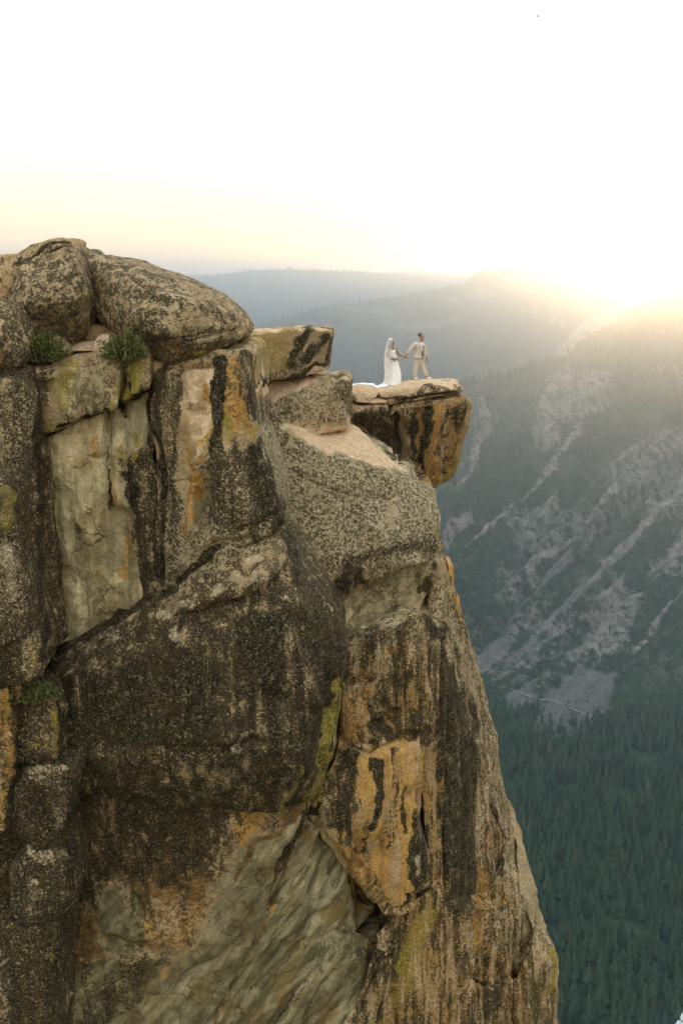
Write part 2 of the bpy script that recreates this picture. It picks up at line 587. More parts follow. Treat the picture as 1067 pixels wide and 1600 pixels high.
def hill(name, crest, r0tab, zbase, tan_lo, tan_hi, nu, nv, back, amp, marks, rock_bias=0.0, power=1.12, seed=3, gully=True):
    """Hillside as a real height field: from its foot up over its crest and down the far side."""
    ts, zs, rs = [], [], []
    for (u, v, r) in crest:
        x, y, z = at(u, v, r)
        ts.append(x / y); zs.append(z); rs.append(r)
    t = np.linspace(tan_lo, tan_hi, nu)
    zc = np.interp(t, ts, zs); rc = np.interp(t, ts, rs)
    r0 = np.interp(t, [a for a, _ in r0tab], [b for _, b in r0tab])
    s = np.concatenate((np.linspace(0, 1, int(nv * .86)), np.linspace(1, back, nv - int(nv * .86) + 1)[1:]))
    T, Sg = np.meshgrid(t, s, indexing='ij')
    R = r0[:, None] + (rc - r0)[:, None] * Sg
    up = np.where(Sg <= 1, np.clip(Sg, 0, 1) ** power, 1 - (Sg - 1) * 1.3 - ((Sg - 1) * 1.6) ** 2)
    Z = zbase + (zc[:, None] - zbase) * up
    P = np.stack((T * R, R, Z), -1).reshape(-1, 3)
    u, v = pix(P)
    env = (np.sin(np.pi * np.clip(Sg, 0, 1)) ** 0.7).ravel()
    far = (P[:, 1] / 3000.0)
    if gully:
        A = np.stack(((u + v) / 62.0, (u - v) / 420.0, np.full(len(u), 0.3)), -1)
        A[:, 0] += 0.5 * perlin(np.stack((u / 150, v / 150, v * 0), -1), 1, 91)
        g = (1 - np.abs(perlin(A, 1, seed)) * 2) * amp + (1 - np.abs(perlin(A * np.array((2.3, 1.7, 1)), 1, seed + 5)) * 2) * amp * .45
        P[:, 2] += env * (g - amp * .7)
        P[:, 2] += env * fbm(P, 1 / 130.0, 3, seed + 2) * amp * .5
    else:
        P[:, 2] += (env + 0.12) * fbm(P * np.array((1, .5, 0)), 1 / (330.0 * far.mean()), 4, seed) * amp
    P[:, 2] += fbm(P, 1 / 45.0, 2, seed + 9) * 5.0 * np.minimum(1, Sg.ravel() * 4)
    M = {'K': np.full(len(u), 0.03), 'S': np.zeros(len(u))}
    broad = fbm(P, 1 / 420.0, 2, seed + 30)
    M['K'] += np.clip(broad * 0.55 + rock_bias, 0, 0.42)
    apply_marks(marks, u, v, M)
    me = grid_mesh(name, P, nu, nv)
    add_attr(me, 'ground', np.stack((M['K'], M['S'], M['S'] * 0, np.ones(len(u))), -1))
    me.materials.append(HILL)
    o = link(name, me)
    tag(o, kind='structure')
    return o, P.reshape(nu, nv, 3), M['K'].reshape(nu, nv), M['S'].reshape(nu, nv)


def grid_mesh(name, P, nu, nv):
    i = np.arange(nu - 1)[:, None] * nv + np.arange(nv - 1)[None, :]
    Fc = np.stack((i, i + nv, i + nv + 1, i + 1), -1).reshape(-1, 4)
    return mesh_from(name, P, Fc)


far_peak = hill('hill', [(480, 436, 15000), (560, 431, 15000), (612, 426, 15000), (636, 417, 15000), (650, 419, 15000), (690, 430, 15000), (800, 440, 15000)],
                [(-2, 12500), (2, 12500)], -500, -0.25, 0.3, 120, 30, 1.4, 30, [], 0.1, seed=77, gully=False)
far_ridge = hill('hill', [(-1500, 455, 9800), (-300, 452, 9800), (0, 444, 9800), (250, 434, 9900), (320, 431, 10000), (390, 423, 10000), (450, 421.5, 10000),
                          (520, 424, 10000), (600, 427, 10000), (700, 429, 10000), (745, 427, 10200), (860, 416, 10500), (930, 412, 10500),
                          (1000, 410, 10500), (1067, 410, 10500), (1600, 404, 10500), (2600, 410, 10500)],
                 [(-2, 7000), (2, 7000)], -560, -0.75, 1.0, 420, 110, 1.3, 75, HILL_MARKS, -0.12, seed=21, gully=False)
mid_hill = hill('hill', [(-900, 640, 5000), (0, 585, 5000), (300, 536, 5200), (450, 495, 5600), (520, 478, 5800), (600, 466, 6100), (660, 457, 6300), (728, 440, 6500),
                         (745, 425, 6550), (770, 421, 6600), (820, 420, 6700), (865, 425, 6700), (905, 436, 6700), (960, 436, 6800), (1067, 428, 7000),
                         (1500, 424, 7200), (2600, 430, 7200)],
                [(-2, 4300), (2, 4500)], -1000, -0.6, 1.0, 420, 190, 1.3, 60, HILL_MARKS, 0.0, seed=41, gully=False)
spur = hill('hill', [(250, 800, 2800), (430, 722, 2900), (560, 662, 3000), (700, 608, 3200), (740, 596, 3300), (800, 580, 3450), (843, 566, 3550), (868, 553, 3600),
                     (900, 526, 3700), (940, 499, 3850), (1000, 468, 4050), (1067, 434, 4300), (1200, 398, 4600), (1400, 384, 4900), (2400, 384, 5400)],
            [(-0.2, 1850), (0.12, 2000), (0.36, 2150), (1.0, 2400)], -1000, -0.12, 0.95, 620, 330, 1.35, 46, HILL_MARKS, 0.06, seed=5)

# valley floor out to the horizon
def build_floor():
    n = 220
    ax = np.sign(np.linspace(-1, 1, n)) * np.abs(np.linspace(-1, 1, n)) ** 2.4 * 30000
    X, Y = np.meshgrid(ax, ax + 1800, indexing='ij')
    P = np.stack((X, Y, np.full_like(X, -1000.0)), -1).reshape(-1, 3)
    P[:, 2] += fbm(P, 1 / 260.0, 3, 55) * 9 - 3
    # the river bed is a little lower
    me = grid_mesh('valley_floor', P, n, n)
    add_attr(me, 'ground', np.stack((np.full(len(P), .05), np.full(len(P), 0.1), P[:, 0] * 0, P[:, 0] * 0 + 1), -1))
    me.materials.append(HILL)
    tag(link('valley_floor', me), kind='structure')


build_floor()


def bvh_of(objs):
    out = []
    for o in objs:
        me = o.data
        V = np.empty(len(me.vertices) * 3, np.float32); me.vertices.foreach_get('co', V)
        out.append(BVHTree.FromPolygons(V.reshape(-1, 3).tolist(), [tuple(p.vertices) for p in me.polygons]))
    return out


SPUR_BVH = bvh_of([spur[0]])[0]


def ray_hit(bvh, u, v):
    d = Vector(at(u, v, 1.0)).normalized()
    h = bvh.ray_cast(Vector((0, 0, 0)), d)
    return h[0]


def ribbon(name, pts3, width, mat, parent=None):
    V, Fc = [], []
    for i, p in enumerate(pts3):
        a = pts3[max(0, i - 1)]; b = pts3[min(len(pts3) - 1, i + 1)]
        t = (b - a); t.z = 0; t.normalize()
        n = Vector((-t.y, t.x, 0)) * width * 0.5 * random.uniform(.7, 1.2)
        V += [tuple(p + n + Vector((0, 0, 2.2))), tuple(p - n + Vector((0, 0, 1.2)))]
    for i in range(len(pts3) - 1):
        Fc.append((2 * i, 2 * i + 1, 2 * i + 3, 2 * i + 2))
    return link(name, mesh_from(name, V, Fc, mat), parent)


PATH = simple_mat('pale_path', (0.20, 0.185, 0.16), (0.28, 0.26, 0.23), 0.02)
for pts in ([(727, 1028), (736, 1040)], [(778, 1072), (800, 1079), (830, 1090)], [(843, 1094), (858, 1094), (872, 1099), (880, 1104)],
            [(888, 1107), (905, 1113), (920, 1120), (938, 1127)]):
    p3 = []
    for (a, b) in zip(pts[:-1], pts[1:]):
        for q in range(6):
            h = ray_hit(SPUR_BVH, a[0] + (b[0] - a[0]) * q / 5, a[1] + (b[1] - a[1]) * q / 5)
            if h: p3.append(h)
    if len(p3) > 2:
        tag(ribbon('path', p3, 5.5, PATH), kind='structure')

# river at the foot of the valley
def build_river():
    m, nt, bs = new_mat('river_water', 0.03, 0.5)
    bs.inputs['Base Color'].default_value = (0.02, 0.03, 0.03, 1)
    bs.inputs['Metallic'].default_value = 0.0
    bs.inputs['IOR'].default_value = 1.33
    k = NB(nt)
    k.put(bs.inputs['Normal'], k.bump(k.noise(k.pos(), 0.25, 3), 0.15, 0.3))
    k.put(bs.inputs['Base Color'], k.mix(k.ramp(k.noise(k.pos(), 0.09, 4, 0.65), .36, .46), (0.02, 0.03, 0.03), (0.72, 0.73, 0.70)))      # white patches over the dark base
    k.put(bs.inputs['Roughness'], k.ramp(k.noise(k.pos(), 0.09, 4, 0.65), .36, .46, .03, .6))
    c = [at(1040, 1720, 1010), at(1052, 1640, 1105), at(1063, 1598, 1158), at(1084, 1574, 1193), at(1120, 1556, 1230), at(1220, 1550, 1260), at(1400, 1555, 1280)]
    V, Fc = [], []
    for i, p in enumerate(c):
        a = Vector(c[max(0, i - 1)]); b = Vector(c[min(len(c) - 1, i + 1)])
        t = (b - a); t.z = 0; t.normalize()
        n = Vector((-t.y, t.x, 0)) * (9 + 3 * (i % 2))
        V += [(p[0] + n.x, p[1] + n.y, -989.0), (p[0] - n.x, p[1] - n.y, -989.0)]
    for i in range(len(c) - 1):
        Fc.append((2 * i, 2 * i + 1, 2 * i + 3, 2 * i + 2))
    tag(link('river', mesh_from('river', V, Fc, m)), kind='structure')
    return [Vector(x).xy for x in c]


RIVER = build_river()


def cones(X, H, Rd, sides, tiers, jag=0.25):
    """Many conifers at once: stacked ragged cones."""
    n = len(X)
    Vs, Fs, Tint = [], [], []
    base = 0
    tint = np.clip(RNG.normal(.45, .25, n) + .45 * fbm(X, 1 / 60.0, 2, 19), 0, 1)
    dry = RNG.random(n)
    ang = np.arange(sides) / sides * 2 * np.pi
    for k in range(tiers):
        zb = 0.10 + 0.80 * k / tiers
        zt = min(1.0, zb + (0.95 / tiers) * (1.75 if tiers > 1 else 1.0))
        if k == tiers - 1: zt = 1.0
        rr = Rd * (1 - 0.82 * k / max(1, tiers))
        tw = RNG.random(n)[:, None] * 6.28
        jr = rr[:, None] * (1 + jag * (RNG.random((n, sides)) * 2 - 1))
        ring = np.stack((X[:, None, 0] + jr * np.cos(ang + tw), X[:, None, 1] + jr * np.sin(ang + tw),
                         X[:, None, 2] + (H * zb)[:, None] + jag * .12 * H[:, None] * (RNG.random((n, sides)) - .5)), -1)
        tip = np.stack((X[:, 0] + RNG.normal(0, .03, n) * Rd, X[:, 1], X[:, 2] + H * zt), -1)[:, None, :]
        V = np.concatenate((ring, tip), 1).reshape(-1, 3)
        idx = base + np.arange(n)[:, None] * (sides + 1)
        a = np.arange(sides)
        Fk = np.stack((idx + a, idx + (a + 1) % sides, np.repeat(idx + sides, sides, 1)), -1).reshape(-1, 3)
        Vs.append(V); Fs.append(Fk)
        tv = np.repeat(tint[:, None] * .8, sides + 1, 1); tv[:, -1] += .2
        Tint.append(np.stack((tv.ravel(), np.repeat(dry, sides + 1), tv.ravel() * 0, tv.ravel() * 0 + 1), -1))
        base += len(V)
    return np.concatenate(Vs), np.concatenate(Fs), np.concatenate(Tint)


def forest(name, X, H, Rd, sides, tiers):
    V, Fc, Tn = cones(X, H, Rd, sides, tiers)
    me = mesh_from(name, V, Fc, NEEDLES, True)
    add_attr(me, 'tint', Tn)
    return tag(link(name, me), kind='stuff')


def sample_hill(h, n, s_lo=0.02, s_hi=1.06, u_lo=200, u_hi=1250, keep=None, clump=1.0):
    o, P, K, Sc = h
    nu, nv = K.shape
    i = RNG.integers(0, nu - 1, n * 4); j = RNG.integers(0, nv - 1, n * 4)
    a, b = RNG.random(n * 4), RNG.random(n * 4)
    Q = P[i, j] * ((1 - a) * (1 - b))[:, None] + P[i + 1, j] * (a * (1 - b))[:, None] + P[i, j + 1] * ((1 - a) * b)[:, None] + P[i + 1, j + 1] * (a * b)[:, None]
    u, v = pix(Q)
    rockish = np.maximum(K[i, j], Sc[i, j])
    dens = fbm(Q, 1 / 170.0, 3, 8)
    prob = np.clip(1.05 - rockish * 1.75, 0, 1) * smooth(-0.45, 0.15, dens * clump)
    if keep is not None:
        prob = prob * keep(u, v, Q)
    ok = (u > u_lo) & (u < u_hi) & (RNG.random(n * 4) < prob)
    return Q[ok][:n], u[ok][:n], v[ok][:n]


# trees standing on the ridges and slopes
Q, u, v = sample_hill(far_ridge, 13000, u_lo=180, u_hi=1150)
forest('forest', Q, RNG.uniform(16, 34, len(Q)), RNG.uniform(5, 9, len(Q)), 4, 1)
o_, P_, K_, S_ = far_ridge                                             # along the skyline
jc = int(110 * .86) - 1
Q = np.concatenate([P_[RNG.integers(60, 300, 900), jc + RNG.integers(-2, 2, 900)] + RNG.normal(0, 1, (900, 3)) * np.array((14, 20, 0))])
forest('forest', Q, RNG.uniform(18, 42, len(Q)), RNG.uniform(5, 8.5, len(Q)), 5, 1)
Q, u, v = sample_hill(mid_hill, 13000, u_lo=330, u_hi=1150)
forest('forest', Q, RNG.uniform(14, 36, len(Q)), RNG.uniform(4, 7, len(Q)), 4, 2)


def spur_keep(u, v, Q):
    upper = smooth(60, -60, v - np.interp(u, [690, 740, 850, 950, 1067, 1250], [680, 660, 640, 660, 690, 700]))
    lower = smooth(1040, 1150, v + (u - 900) * -0.1)
    return np.maximum(np.maximum(upper, lower), 0.30)


Q, u, v = sample_hill(spur, 15000, u_lo=600, u_hi=1250, keep=spur_keep)
hh = np.where((v < 720) | (v > 1100), RNG.uniform(16, 34, len(Q)), RNG.uniform(6, 14, len(Q)))
forest('forest', Q, hh, hh * RNG.uniform(.16, .24, len(Q)), 5, 2)
# shrubs between the rock ribs: low rounded clumps
Q, u, v = sample_hill(spur, 9000, u_lo=640, u_hi=1200, keep=lambda u, v, Q: smooth(620, 720, v))
forest('scrub', Q, RNG.uniform(3, 7, len(Q)), RNG.uniform(3, 7, len(Q)), 5, 1)

# the valley-floor forest: the nearest ones one by one, the rest as one mass
n = 12500
Yv = np.sqrt(RNG.uniform(900 ** 2, 2350 ** 2, n))
tv = RNG.uniform(0.02, 0.62, n)
Xf = np.stack((Yv * tv, Yv, np.full(n, -1003.0)), -1)
dd = np.full(n, 1e9)
for a, b in zip(RIVER[:-1], RIVER[1:]):
    dd = np.minimum(dd, seg_dist(Xf[:, 0], Xf[:, 1], [tuple(a), tuple(b)]))
gap = fbm(Xf, 1 / 120.0, 2, 63)
Xf = Xf[(dd > 7.5) & (gap > -0.5)]
u, v = pix(Xf)
Hf = np.clip(RNG.lognormal(3.32, .34, len(Xf)), 11, 52)
edge_u = np.interp(v, [1150, 1300, 1450, 1510, 1600, 1700], [770, 800, 845, 868, 862, 862])
inview = (u > edge_u + 4) & (u < 1064) & (v > 1160) & (v < 1625)
order = np.argsort(np.where(inview, -Hf / Xf[:, 1], 1e9))
solo = order[:300]
rest = np.ones(len(Xf), bool); rest[solo] = False
forest('forest', Xf[rest], Hf[rest], np.clip(Hf[rest] * RNG.uniform(.11, .24, rest.sum()), 0, 6.5), 7, 3)

BARK = simple_mat('bark', (0.05, 0.035, 0.025), (0.10, 0.075, 0.055), 3.0)


def conifer_mesh(seed):
    r = np.random.default_rng(seed)
    V, Fc, T = [], [], []
    tiers = 9
    for k in range(tiers):
        zb = 0.13 + 0.80 * k / tiers
        rad = 0.17 * (1 - k / tiers) ** 0.85 + 0.012
        rad *= r.uniform(.8, 1.15)
        sides = 9
        b = len(V)
        tw = r.uniform(0, 6)
        for s in range(sides):
            a = tw + s / sides * 6.283
            q = rad * (r.uniform(.6, 1.2) if s % 2 else r.uniform(.9, 1.3))
            V.append((q * math.cos(a), q * math.sin(a), zb + r.uniform(-.03, .015)))
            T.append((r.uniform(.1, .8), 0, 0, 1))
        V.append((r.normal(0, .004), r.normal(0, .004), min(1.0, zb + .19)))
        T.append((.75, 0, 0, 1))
        for s in range(sides):
            Fc.append((b + s, b + (s + 1) % sides, b + sides))
    me = mesh_from('crown', V, Fc, NEEDLES, True)
    add_attr(me, 'tint', T)
    return me


def trunk_mesh():
    V, Fc = [], []
    for k, (z, r) in enumerate(((-.02, .016), (.3, .012), (.7, .006), (.93, .002))):
        for s in range(6):
            V.append((r * math.cos(s * 1.0472), r * math.sin(s * 1.0472), z))
    for k in range(3):
        for s in range(6):
            Fc.append((k * 6 + s, k * 6 + (s + 1) % 6, k * 6 + 6 + (s + 1) % 6, k * 6 + 6 + s))
    return mesh_from('trunk', V, Fc, BARK)


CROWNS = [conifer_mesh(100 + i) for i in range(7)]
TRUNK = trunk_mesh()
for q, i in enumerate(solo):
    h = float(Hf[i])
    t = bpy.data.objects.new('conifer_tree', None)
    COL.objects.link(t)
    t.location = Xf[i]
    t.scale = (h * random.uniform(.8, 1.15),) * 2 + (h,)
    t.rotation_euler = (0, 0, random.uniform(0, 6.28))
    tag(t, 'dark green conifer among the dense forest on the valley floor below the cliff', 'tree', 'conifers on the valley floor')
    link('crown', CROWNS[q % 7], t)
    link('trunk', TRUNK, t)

#@@CUT
# ------------------------------------------------------------------ the cliff
MARKS = [
    G('N', .95, 14, (400, 655), (560, 655), (690, 770), (695, 880), (600, 900), (440, 860)), G('N', .6, 14, (396, 600), (546, 590), (546, 660), (396, 670)), G('N', .45, 25, (690, 900), (800, 1290), (860, 1480), (700, 1480), (690, 1100)), G('N', .7, 14, (236, 700), (440, 780), (440, 850), (250, 930)), G('N', .5, 20, (0, 600), (60, 600), (66, 1060), (0, 1060)), G('N', .3, 14, (0, 1190), (120, 1190), (110, 1450), (0, 1560)),
    G('Z', 1.0, 20, (530, 1000), (700, 1000), (745, 1130), (790, 1290), (880, 1640), (540, 1660), (600, 1450), (490, 1290)),
    G('Z', .15, 20, (400, 660), (560, 660), (690, 770), (690, 880), (520, 1000), (440, 830)), G('Z', .9, 8, (540, 635), (735, 620), (720, 760), (600, 720)), G('Z', .8, 10, (240, 560), (395, 545), (400, 690), (320, 850), (250, 900)),
    # gold and dark run-off all down the outer buttress
    G('O', .57, 22, (540, 1000), (700, 1000), (745, 1130), (790, 1290), (850, 1640), (540, 1660), (600, 1450), (500, 1290)),
    G('D', .53, 22, (540, 1000), (700, 1000), (745, 1130), (790, 1290), (850, 1640), (540, 1660), (600, 1450), (500, 1290)),
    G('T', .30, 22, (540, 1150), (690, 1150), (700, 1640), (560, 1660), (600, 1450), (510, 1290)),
    # --- boulders on top
    G('D', .55, 10, (80, 395), (122, 390), (146, 450), (140, 480), (60, 470), (40, 430)),
    G('R', .55, 12, (30, 478), (140, 478), (128, 522), (60, 520)), G('O', .35, 10, (70, 490), (130, 480), (120, 530), (85, 520)),
    G('Y', .4, 8, (120, 450), (145, 455), (140, 505), (125, 510)),
    G('D', .53, 16, (215, 445), (290, 440), (370, 490), (378, 525), (340, 535), (235, 510), (215, 480)),
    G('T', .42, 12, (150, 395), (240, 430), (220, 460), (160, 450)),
    G('R', .75, 9, (225, 525), (300, 540), (375, 528), (300, 560), (240, 565), (222, 545)),
    S('O', .6, 9, (240, 560), (300, 552)), S('Y', .55, 6, (300, 548), (320, 546)), S('P', .45, 6, (310, 525), (345, 523), (375, 515)),
    G('R', .5, 9, (128, 410), (150, 420), (160, 500), (146, 510), (135, 450)), G('O', .45, 10, (150, 440), (185, 470), (200, 515), (160, 505)),
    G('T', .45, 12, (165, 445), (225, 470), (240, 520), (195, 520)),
    S('P', .55, 5, (240, 470), (262, 480), (270, 474)), S('P', .5, 6, (300, 500), (330, 505)), S('P', .6, 5, (100, 415),), S('P', .55, 5, (112, 425), (104, 432)),
    # --- lichen block
    S('Y', .66, 9, (116, 562), (104, 590), (88, 602)), S('Y', .52, 14, (112, 565), (102, 630)), S('Y', .6, 9, (186, 590), (172, 632)),
    S('Y', .85, 8, (216, 570), (206, 600), (200, 622)), S('Y', .6, 6, (60, 640), (75, 660)),
    G('F', .62, 12, (118, 565), (172, 560), (172, 630), (120, 645), (90, 655)), G('R', .55, 10, (55, 585), (90, 590), (88, 640), (60, 670)),
    G('D', .55, 10, (48, 575), (100, 565), (88, 590), (58, 625)),
    S('D', 1.0, 5, (197, 590), (190, 615), (186, 636)), S('D', .8, 4, (222, 600), (214, 622)),
    # --- pale broken wall
    G('P', .30, 10, (62, 690), (110, 668), (190, 640), (232, 622), (232, 690), (165, 720), (75, 725)),
    G('T', .45, 16, (62, 690), (160, 655), (165, 720), (80, 730)),
    S('P', .75, 3.5, (160, 650), (166, 690), (172, 740)), S('P', .5, 3, (176, 660), (176, 700)), S('D', .95, 2.5, (163, 645), (168, 675), (171, 712), (173, 800)),
    S('D', .9, 3, (187, 634), (196, 655)), S('O', .55, 9, (150, 690), (152, 708)), S('O', .5, 5, (177, 740), (182, 770), (176, 790)),
    S('Y', .8, 6, (213, 675), (212, 690)), S('Y', .7, 6, (190, 700), (196, 716)), S('Y', .85, 6, (213, 708),),
    G('R', .5, 8, (58, 700), (76, 720), (74, 850), (64, 850)),
    G('D', .64, 9, (184, 718), (206, 712), (240, 690), (252, 740), (250, 900), (228, 930), (222, 860), (200, 800)),
    S('D', 1.0, 9, (198, 745), (206, 775)), S('O', .55, 6, (203, 825), (202, 870), (198, 905)), S('R', .55, 7, (206, 830), (206, 890)),
    S('P', .45, 5, (95, 935), (108, 950), (106, 985)), S('P', .4, 4, (120, 945), (120, 1000)), S('P', .35, 6, (80, 960), (80, 1015)),
    S('O', .6, 3, (155, 885), (157, 893)), S('O', .5, 3, (70, 832), (72, 838)),
    # --- middle pillar
    G('D', .62, 9, (236, 585), (290, 580), (285, 660), (284, 720), (280, 900), (250, 920), (246, 740)),
    G('D', .30, 8, (282, 585), (345, 545), (338, 600), (341, 640), (330, 690), (312, 730), (306, 830), (295, 838), (282, 740)),
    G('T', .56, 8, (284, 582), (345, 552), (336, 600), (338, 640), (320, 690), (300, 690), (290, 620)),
    G('O', .48, 8, (296, 640), (312, 700), (305, 830), (292, 835), (280, 760)),
    S('O', .95, 6, (312, 705), (304, 760), (297, 810), (295, 836)), S('O', .7, 5, (322, 605), (336, 645), (335, 668), (315, 700)),
    S('T', .95, 3, (321, 600), (331, 630), (336, 645)), S('P', .75, 3.5, (313, 698), (309, 720)),
    G('F', .85, 6, (302, 622), (322, 615), (330, 655), (318, 690), (305, 660)), S('F', .9, 11, (309, 762), (312, 815)), S('O', .7, 5, (305, 812), (318, 822)),
    S('D', 1.0, 9, (346, 555), (347, 620), (338, 600), (344, 660), (338, 700)), G('O', .72, 7, (357, 552), (366, 552), (385, 600), (390, 680), (350, 695), (352, 620)),
    G('D', .72, 6, (368, 550), (391, 552), (394, 660), (385, 640), (375, 600)), S('Y', .8, 8, (355, 660), (360, 690)), S('Y', .55, 9, (377, 690), (396, 678)), S('O', .7, 8, (374, 688), (397, 674)),
    G('D', .62, 12, (325, 715), (400, 695), (437, 790), (436, 820), (340, 840), (320, 790)), G('D', .85, 8, (385, 700), (404, 692), (440, 800), (425, 815), (400, 780)),
    S('O', .9, 7, (420, 832), (438, 818)), G('T', .55, 8, (300, 850), (400, 835), (430, 828), (400, 850), (330, 862)), S('O', .55, 5, (330, 845), (372, 840)),
    # --- dark face
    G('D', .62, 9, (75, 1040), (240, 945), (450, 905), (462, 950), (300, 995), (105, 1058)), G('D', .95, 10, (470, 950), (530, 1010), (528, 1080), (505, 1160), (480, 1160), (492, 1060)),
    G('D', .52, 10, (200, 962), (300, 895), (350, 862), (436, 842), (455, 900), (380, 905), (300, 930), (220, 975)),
    G('T', .42, 9, (325, 880), (350, 862), (430, 848), (420, 875), (345, 895)),
    S('P', .62, 9, (388, 884), (405, 880)), S('P', .5, 8, (362, 905), (392, 908), (410, 900)), S('P', .5, 12, (250, 960), (300, 945), (340, 925)), S('P', .5, 9, (270, 985), (285, 1000)),
    S('P', .4, 12, (120, 1010), (200, 985)), S('P', .42, 8, (372, 1166), (385, 1152), (404, 1152)), S('P', .42, 13, (440, 1100), (452, 1140)),
    S('P', .35, 14, (160, 1180), (240, 1195), (330, 1180)),
    G('R', .45, 12, (485, 960), (530, 1010), (528, 1070), (500, 1080)), S('O', .5, 6, (528, 1040), (524, 1070)),
    S('Y', .72, 8, (530, 1070), (527, 1100), (519, 1150), (506, 1200), (494, 1245)), S('Y', .55, 11, (512, 1180), (492, 1235), (478, 1255)), S('R', .7, 9, (508, 1075), (514, 1110)), S('D', .9, 4, (507, 1070), (512, 1105)),
    G('O', .80, 9, (375, 1195), (440, 1200), (430, 1260), (380, 1320), (362, 1300)), S('Y', .6, 5, (470, 1195), (450, 1245), (438, 1270)), S('D', .85, 6, (445, 1190), (425, 1230)), S('D', .85, 8, (480, 1190), (465, 1225)), G('R', .7, 8, (440, 1255), (490, 1245), (470, 1280), (430, 1290)),
    # --- lower left undercut
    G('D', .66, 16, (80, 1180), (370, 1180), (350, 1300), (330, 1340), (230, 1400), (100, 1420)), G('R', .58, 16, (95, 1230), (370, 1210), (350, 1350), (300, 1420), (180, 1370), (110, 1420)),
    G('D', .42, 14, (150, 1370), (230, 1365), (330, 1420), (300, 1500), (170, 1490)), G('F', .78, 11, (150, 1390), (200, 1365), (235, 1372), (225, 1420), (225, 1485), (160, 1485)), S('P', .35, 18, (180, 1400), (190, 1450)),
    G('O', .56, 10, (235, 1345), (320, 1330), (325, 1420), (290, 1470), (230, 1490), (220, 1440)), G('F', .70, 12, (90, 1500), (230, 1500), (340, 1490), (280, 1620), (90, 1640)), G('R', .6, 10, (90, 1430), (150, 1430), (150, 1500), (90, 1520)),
    # --- fresh diagonal slabs under the arch
    G('F', 1.0, 10, (350, 1345), (400, 1295), (470, 1280), (500, 1300), (560, 1330), (590, 1400), (575, 1480), (545, 1600), (530, 1720), (180, 1720), (180, 1600), (260, 1520), (330, 1440)),
    G('D', 0, 10, (350, 1345), (400, 1295), (470, 1280), (500, 1305), (560, 1340), (585, 1400), (570, 1480), (540, 1600), (530, 1720), (180, 1720), (180, 1600), (260, 1520), (330, 1440)),
    G('D', .5, 8, (545, 1335), (570, 1350), (586, 1400), (592, 1430), (570, 1425)), G('R', .75, 9, (530, 1318), (565, 1330), (585, 1390), (598, 1430), (560, 1445), (545, 1390)), S('R', .6, 6, (470, 1260), (400, 1310), (370, 1370)), S('R', .6, 6, (555, 1455), (588, 1460)),  # first two: brown arch interior with the hollow's shade painted in
    S('P', .5, 3.5, (425, 1420), (395, 1470), (365, 1530), (335, 1590)), S('P', .55, 3.5, (455, 1560), (490, 1515)), S('P', .4, 3, (440, 1395), (470, 1360)), S('P', .4, 4, (520, 1470), (490, 1500)), S('P', .35, 4, (385, 1340), (370, 1370)),
    S('O', .55, 3.5, (430, 1410), (390, 1480), (350, 1560), (325, 1610)), S('O', .5, 4, (300, 1450), (280, 1510), (250, 1530)), S('R', .5, 4, (470, 1300), (440, 1360), (425, 1410)),
    G('T', .40, 9, (495, 1440), (540, 1425), (545, 1440), (500, 1470)), S('D', .9, 4, (478, 1275), (455, 1320), (440, 1345)), G('D', .60, 10, (560, 1470), (590, 1460), (580, 1500), (545, 1560), (530, 1590)),
    # --- orange pillar
    G('D', .56, 8, (540, 990), (640, 965), (692, 975), (700, 1080), (680, 1180), (640, 1150), (610, 1170), (570, 1170), (560, 1100), (540, 1080)),
    G('D', .62, 8, (540, 985), (630, 975), (615, 1000), (545, 1040)),
    G('O', .62, 6, (538, 1085), (575, 1075), (580, 1120), (575, 1165), (545, 1160)), G('T', .55, 6, (540, 1085), (570, 1080), (568, 1120), (545, 1125)), S('T', .6, 8, (550, 1050), (552, 1065)),
    S('O', 1.0, 4.5, (576, 1032), (578, 1075), (574, 1110)), S('O', 1.0, 7, (624, 1000), (626, 1050), (630, 1100)), S('T', .5, 5, (625, 1030), (628, 1090)), S('O', 1, 6, (638, 1105), (614, 1120), (625, 1150), (630, 1165)), S('D', .95, 10, (590, 1125), (600, 1150)),
    G('D', .16, 7, (558, 1180), (600, 1170), (652, 1155), (662, 1180), (656, 1260), (645, 1290), (640, 1420), (590, 1410), (560, 1330), (550, 1290)),
    G('O', .60, 7, (556, 1180), (600, 1172), (650, 1158), (662, 1190), (655, 1270), (643, 1290), (640, 1420), (592, 1410), (560, 1330), (540, 1300)),
    S('D', .6, 5, (615, 1180), (618, 1260), (612, 1330)), S('D', .55, 4, (632, 1230), (630, 1300)), S('D', .6, 5, (572, 1290), (580, 1350)), S('R', .6, 7, (605, 1300), (598, 1380)), S('T', .55, 8, (575, 1185), (572, 1240)), S('T', .5, 6, (632, 1320), (628, 1390)),
    S('T', .65, 7, (640, 1180), (645, 1220)), S('T', .5, 9, (610, 1195), (612, 1250)), S('P', .35, 6, (632, 1205), (642, 1202)), S('D', .95, 7, (584, 1190), (592, 1220), (590, 1280), (586, 1300)), S('Y', .5, 8, (565, 1260), (562, 1300), (572, 1280)),
    G('D', .70, 8, (528, 1165), (558, 1170), (558, 1250), (545, 1300), (485, 1300), (495, 1260), (515, 1220)), G('D', .75, 7, (645, 1275), (655, 1260), (676, 1350), (672, 1385), (645, 1392), (640, 1330)), S('P', .45, 6, (655, 1330), (660, 1375)), S('P', .5, 4, (654, 1290), (660, 1320)),
    G('O', .60, 7, (668, 1120), (692, 1080), (690, 1200), (686, 1400), (672, 1400), (660, 1280), (660, 1200)), G('R', .5, 8, (668, 1170), (690, 1165), (690, 1200), (668, 1200)),
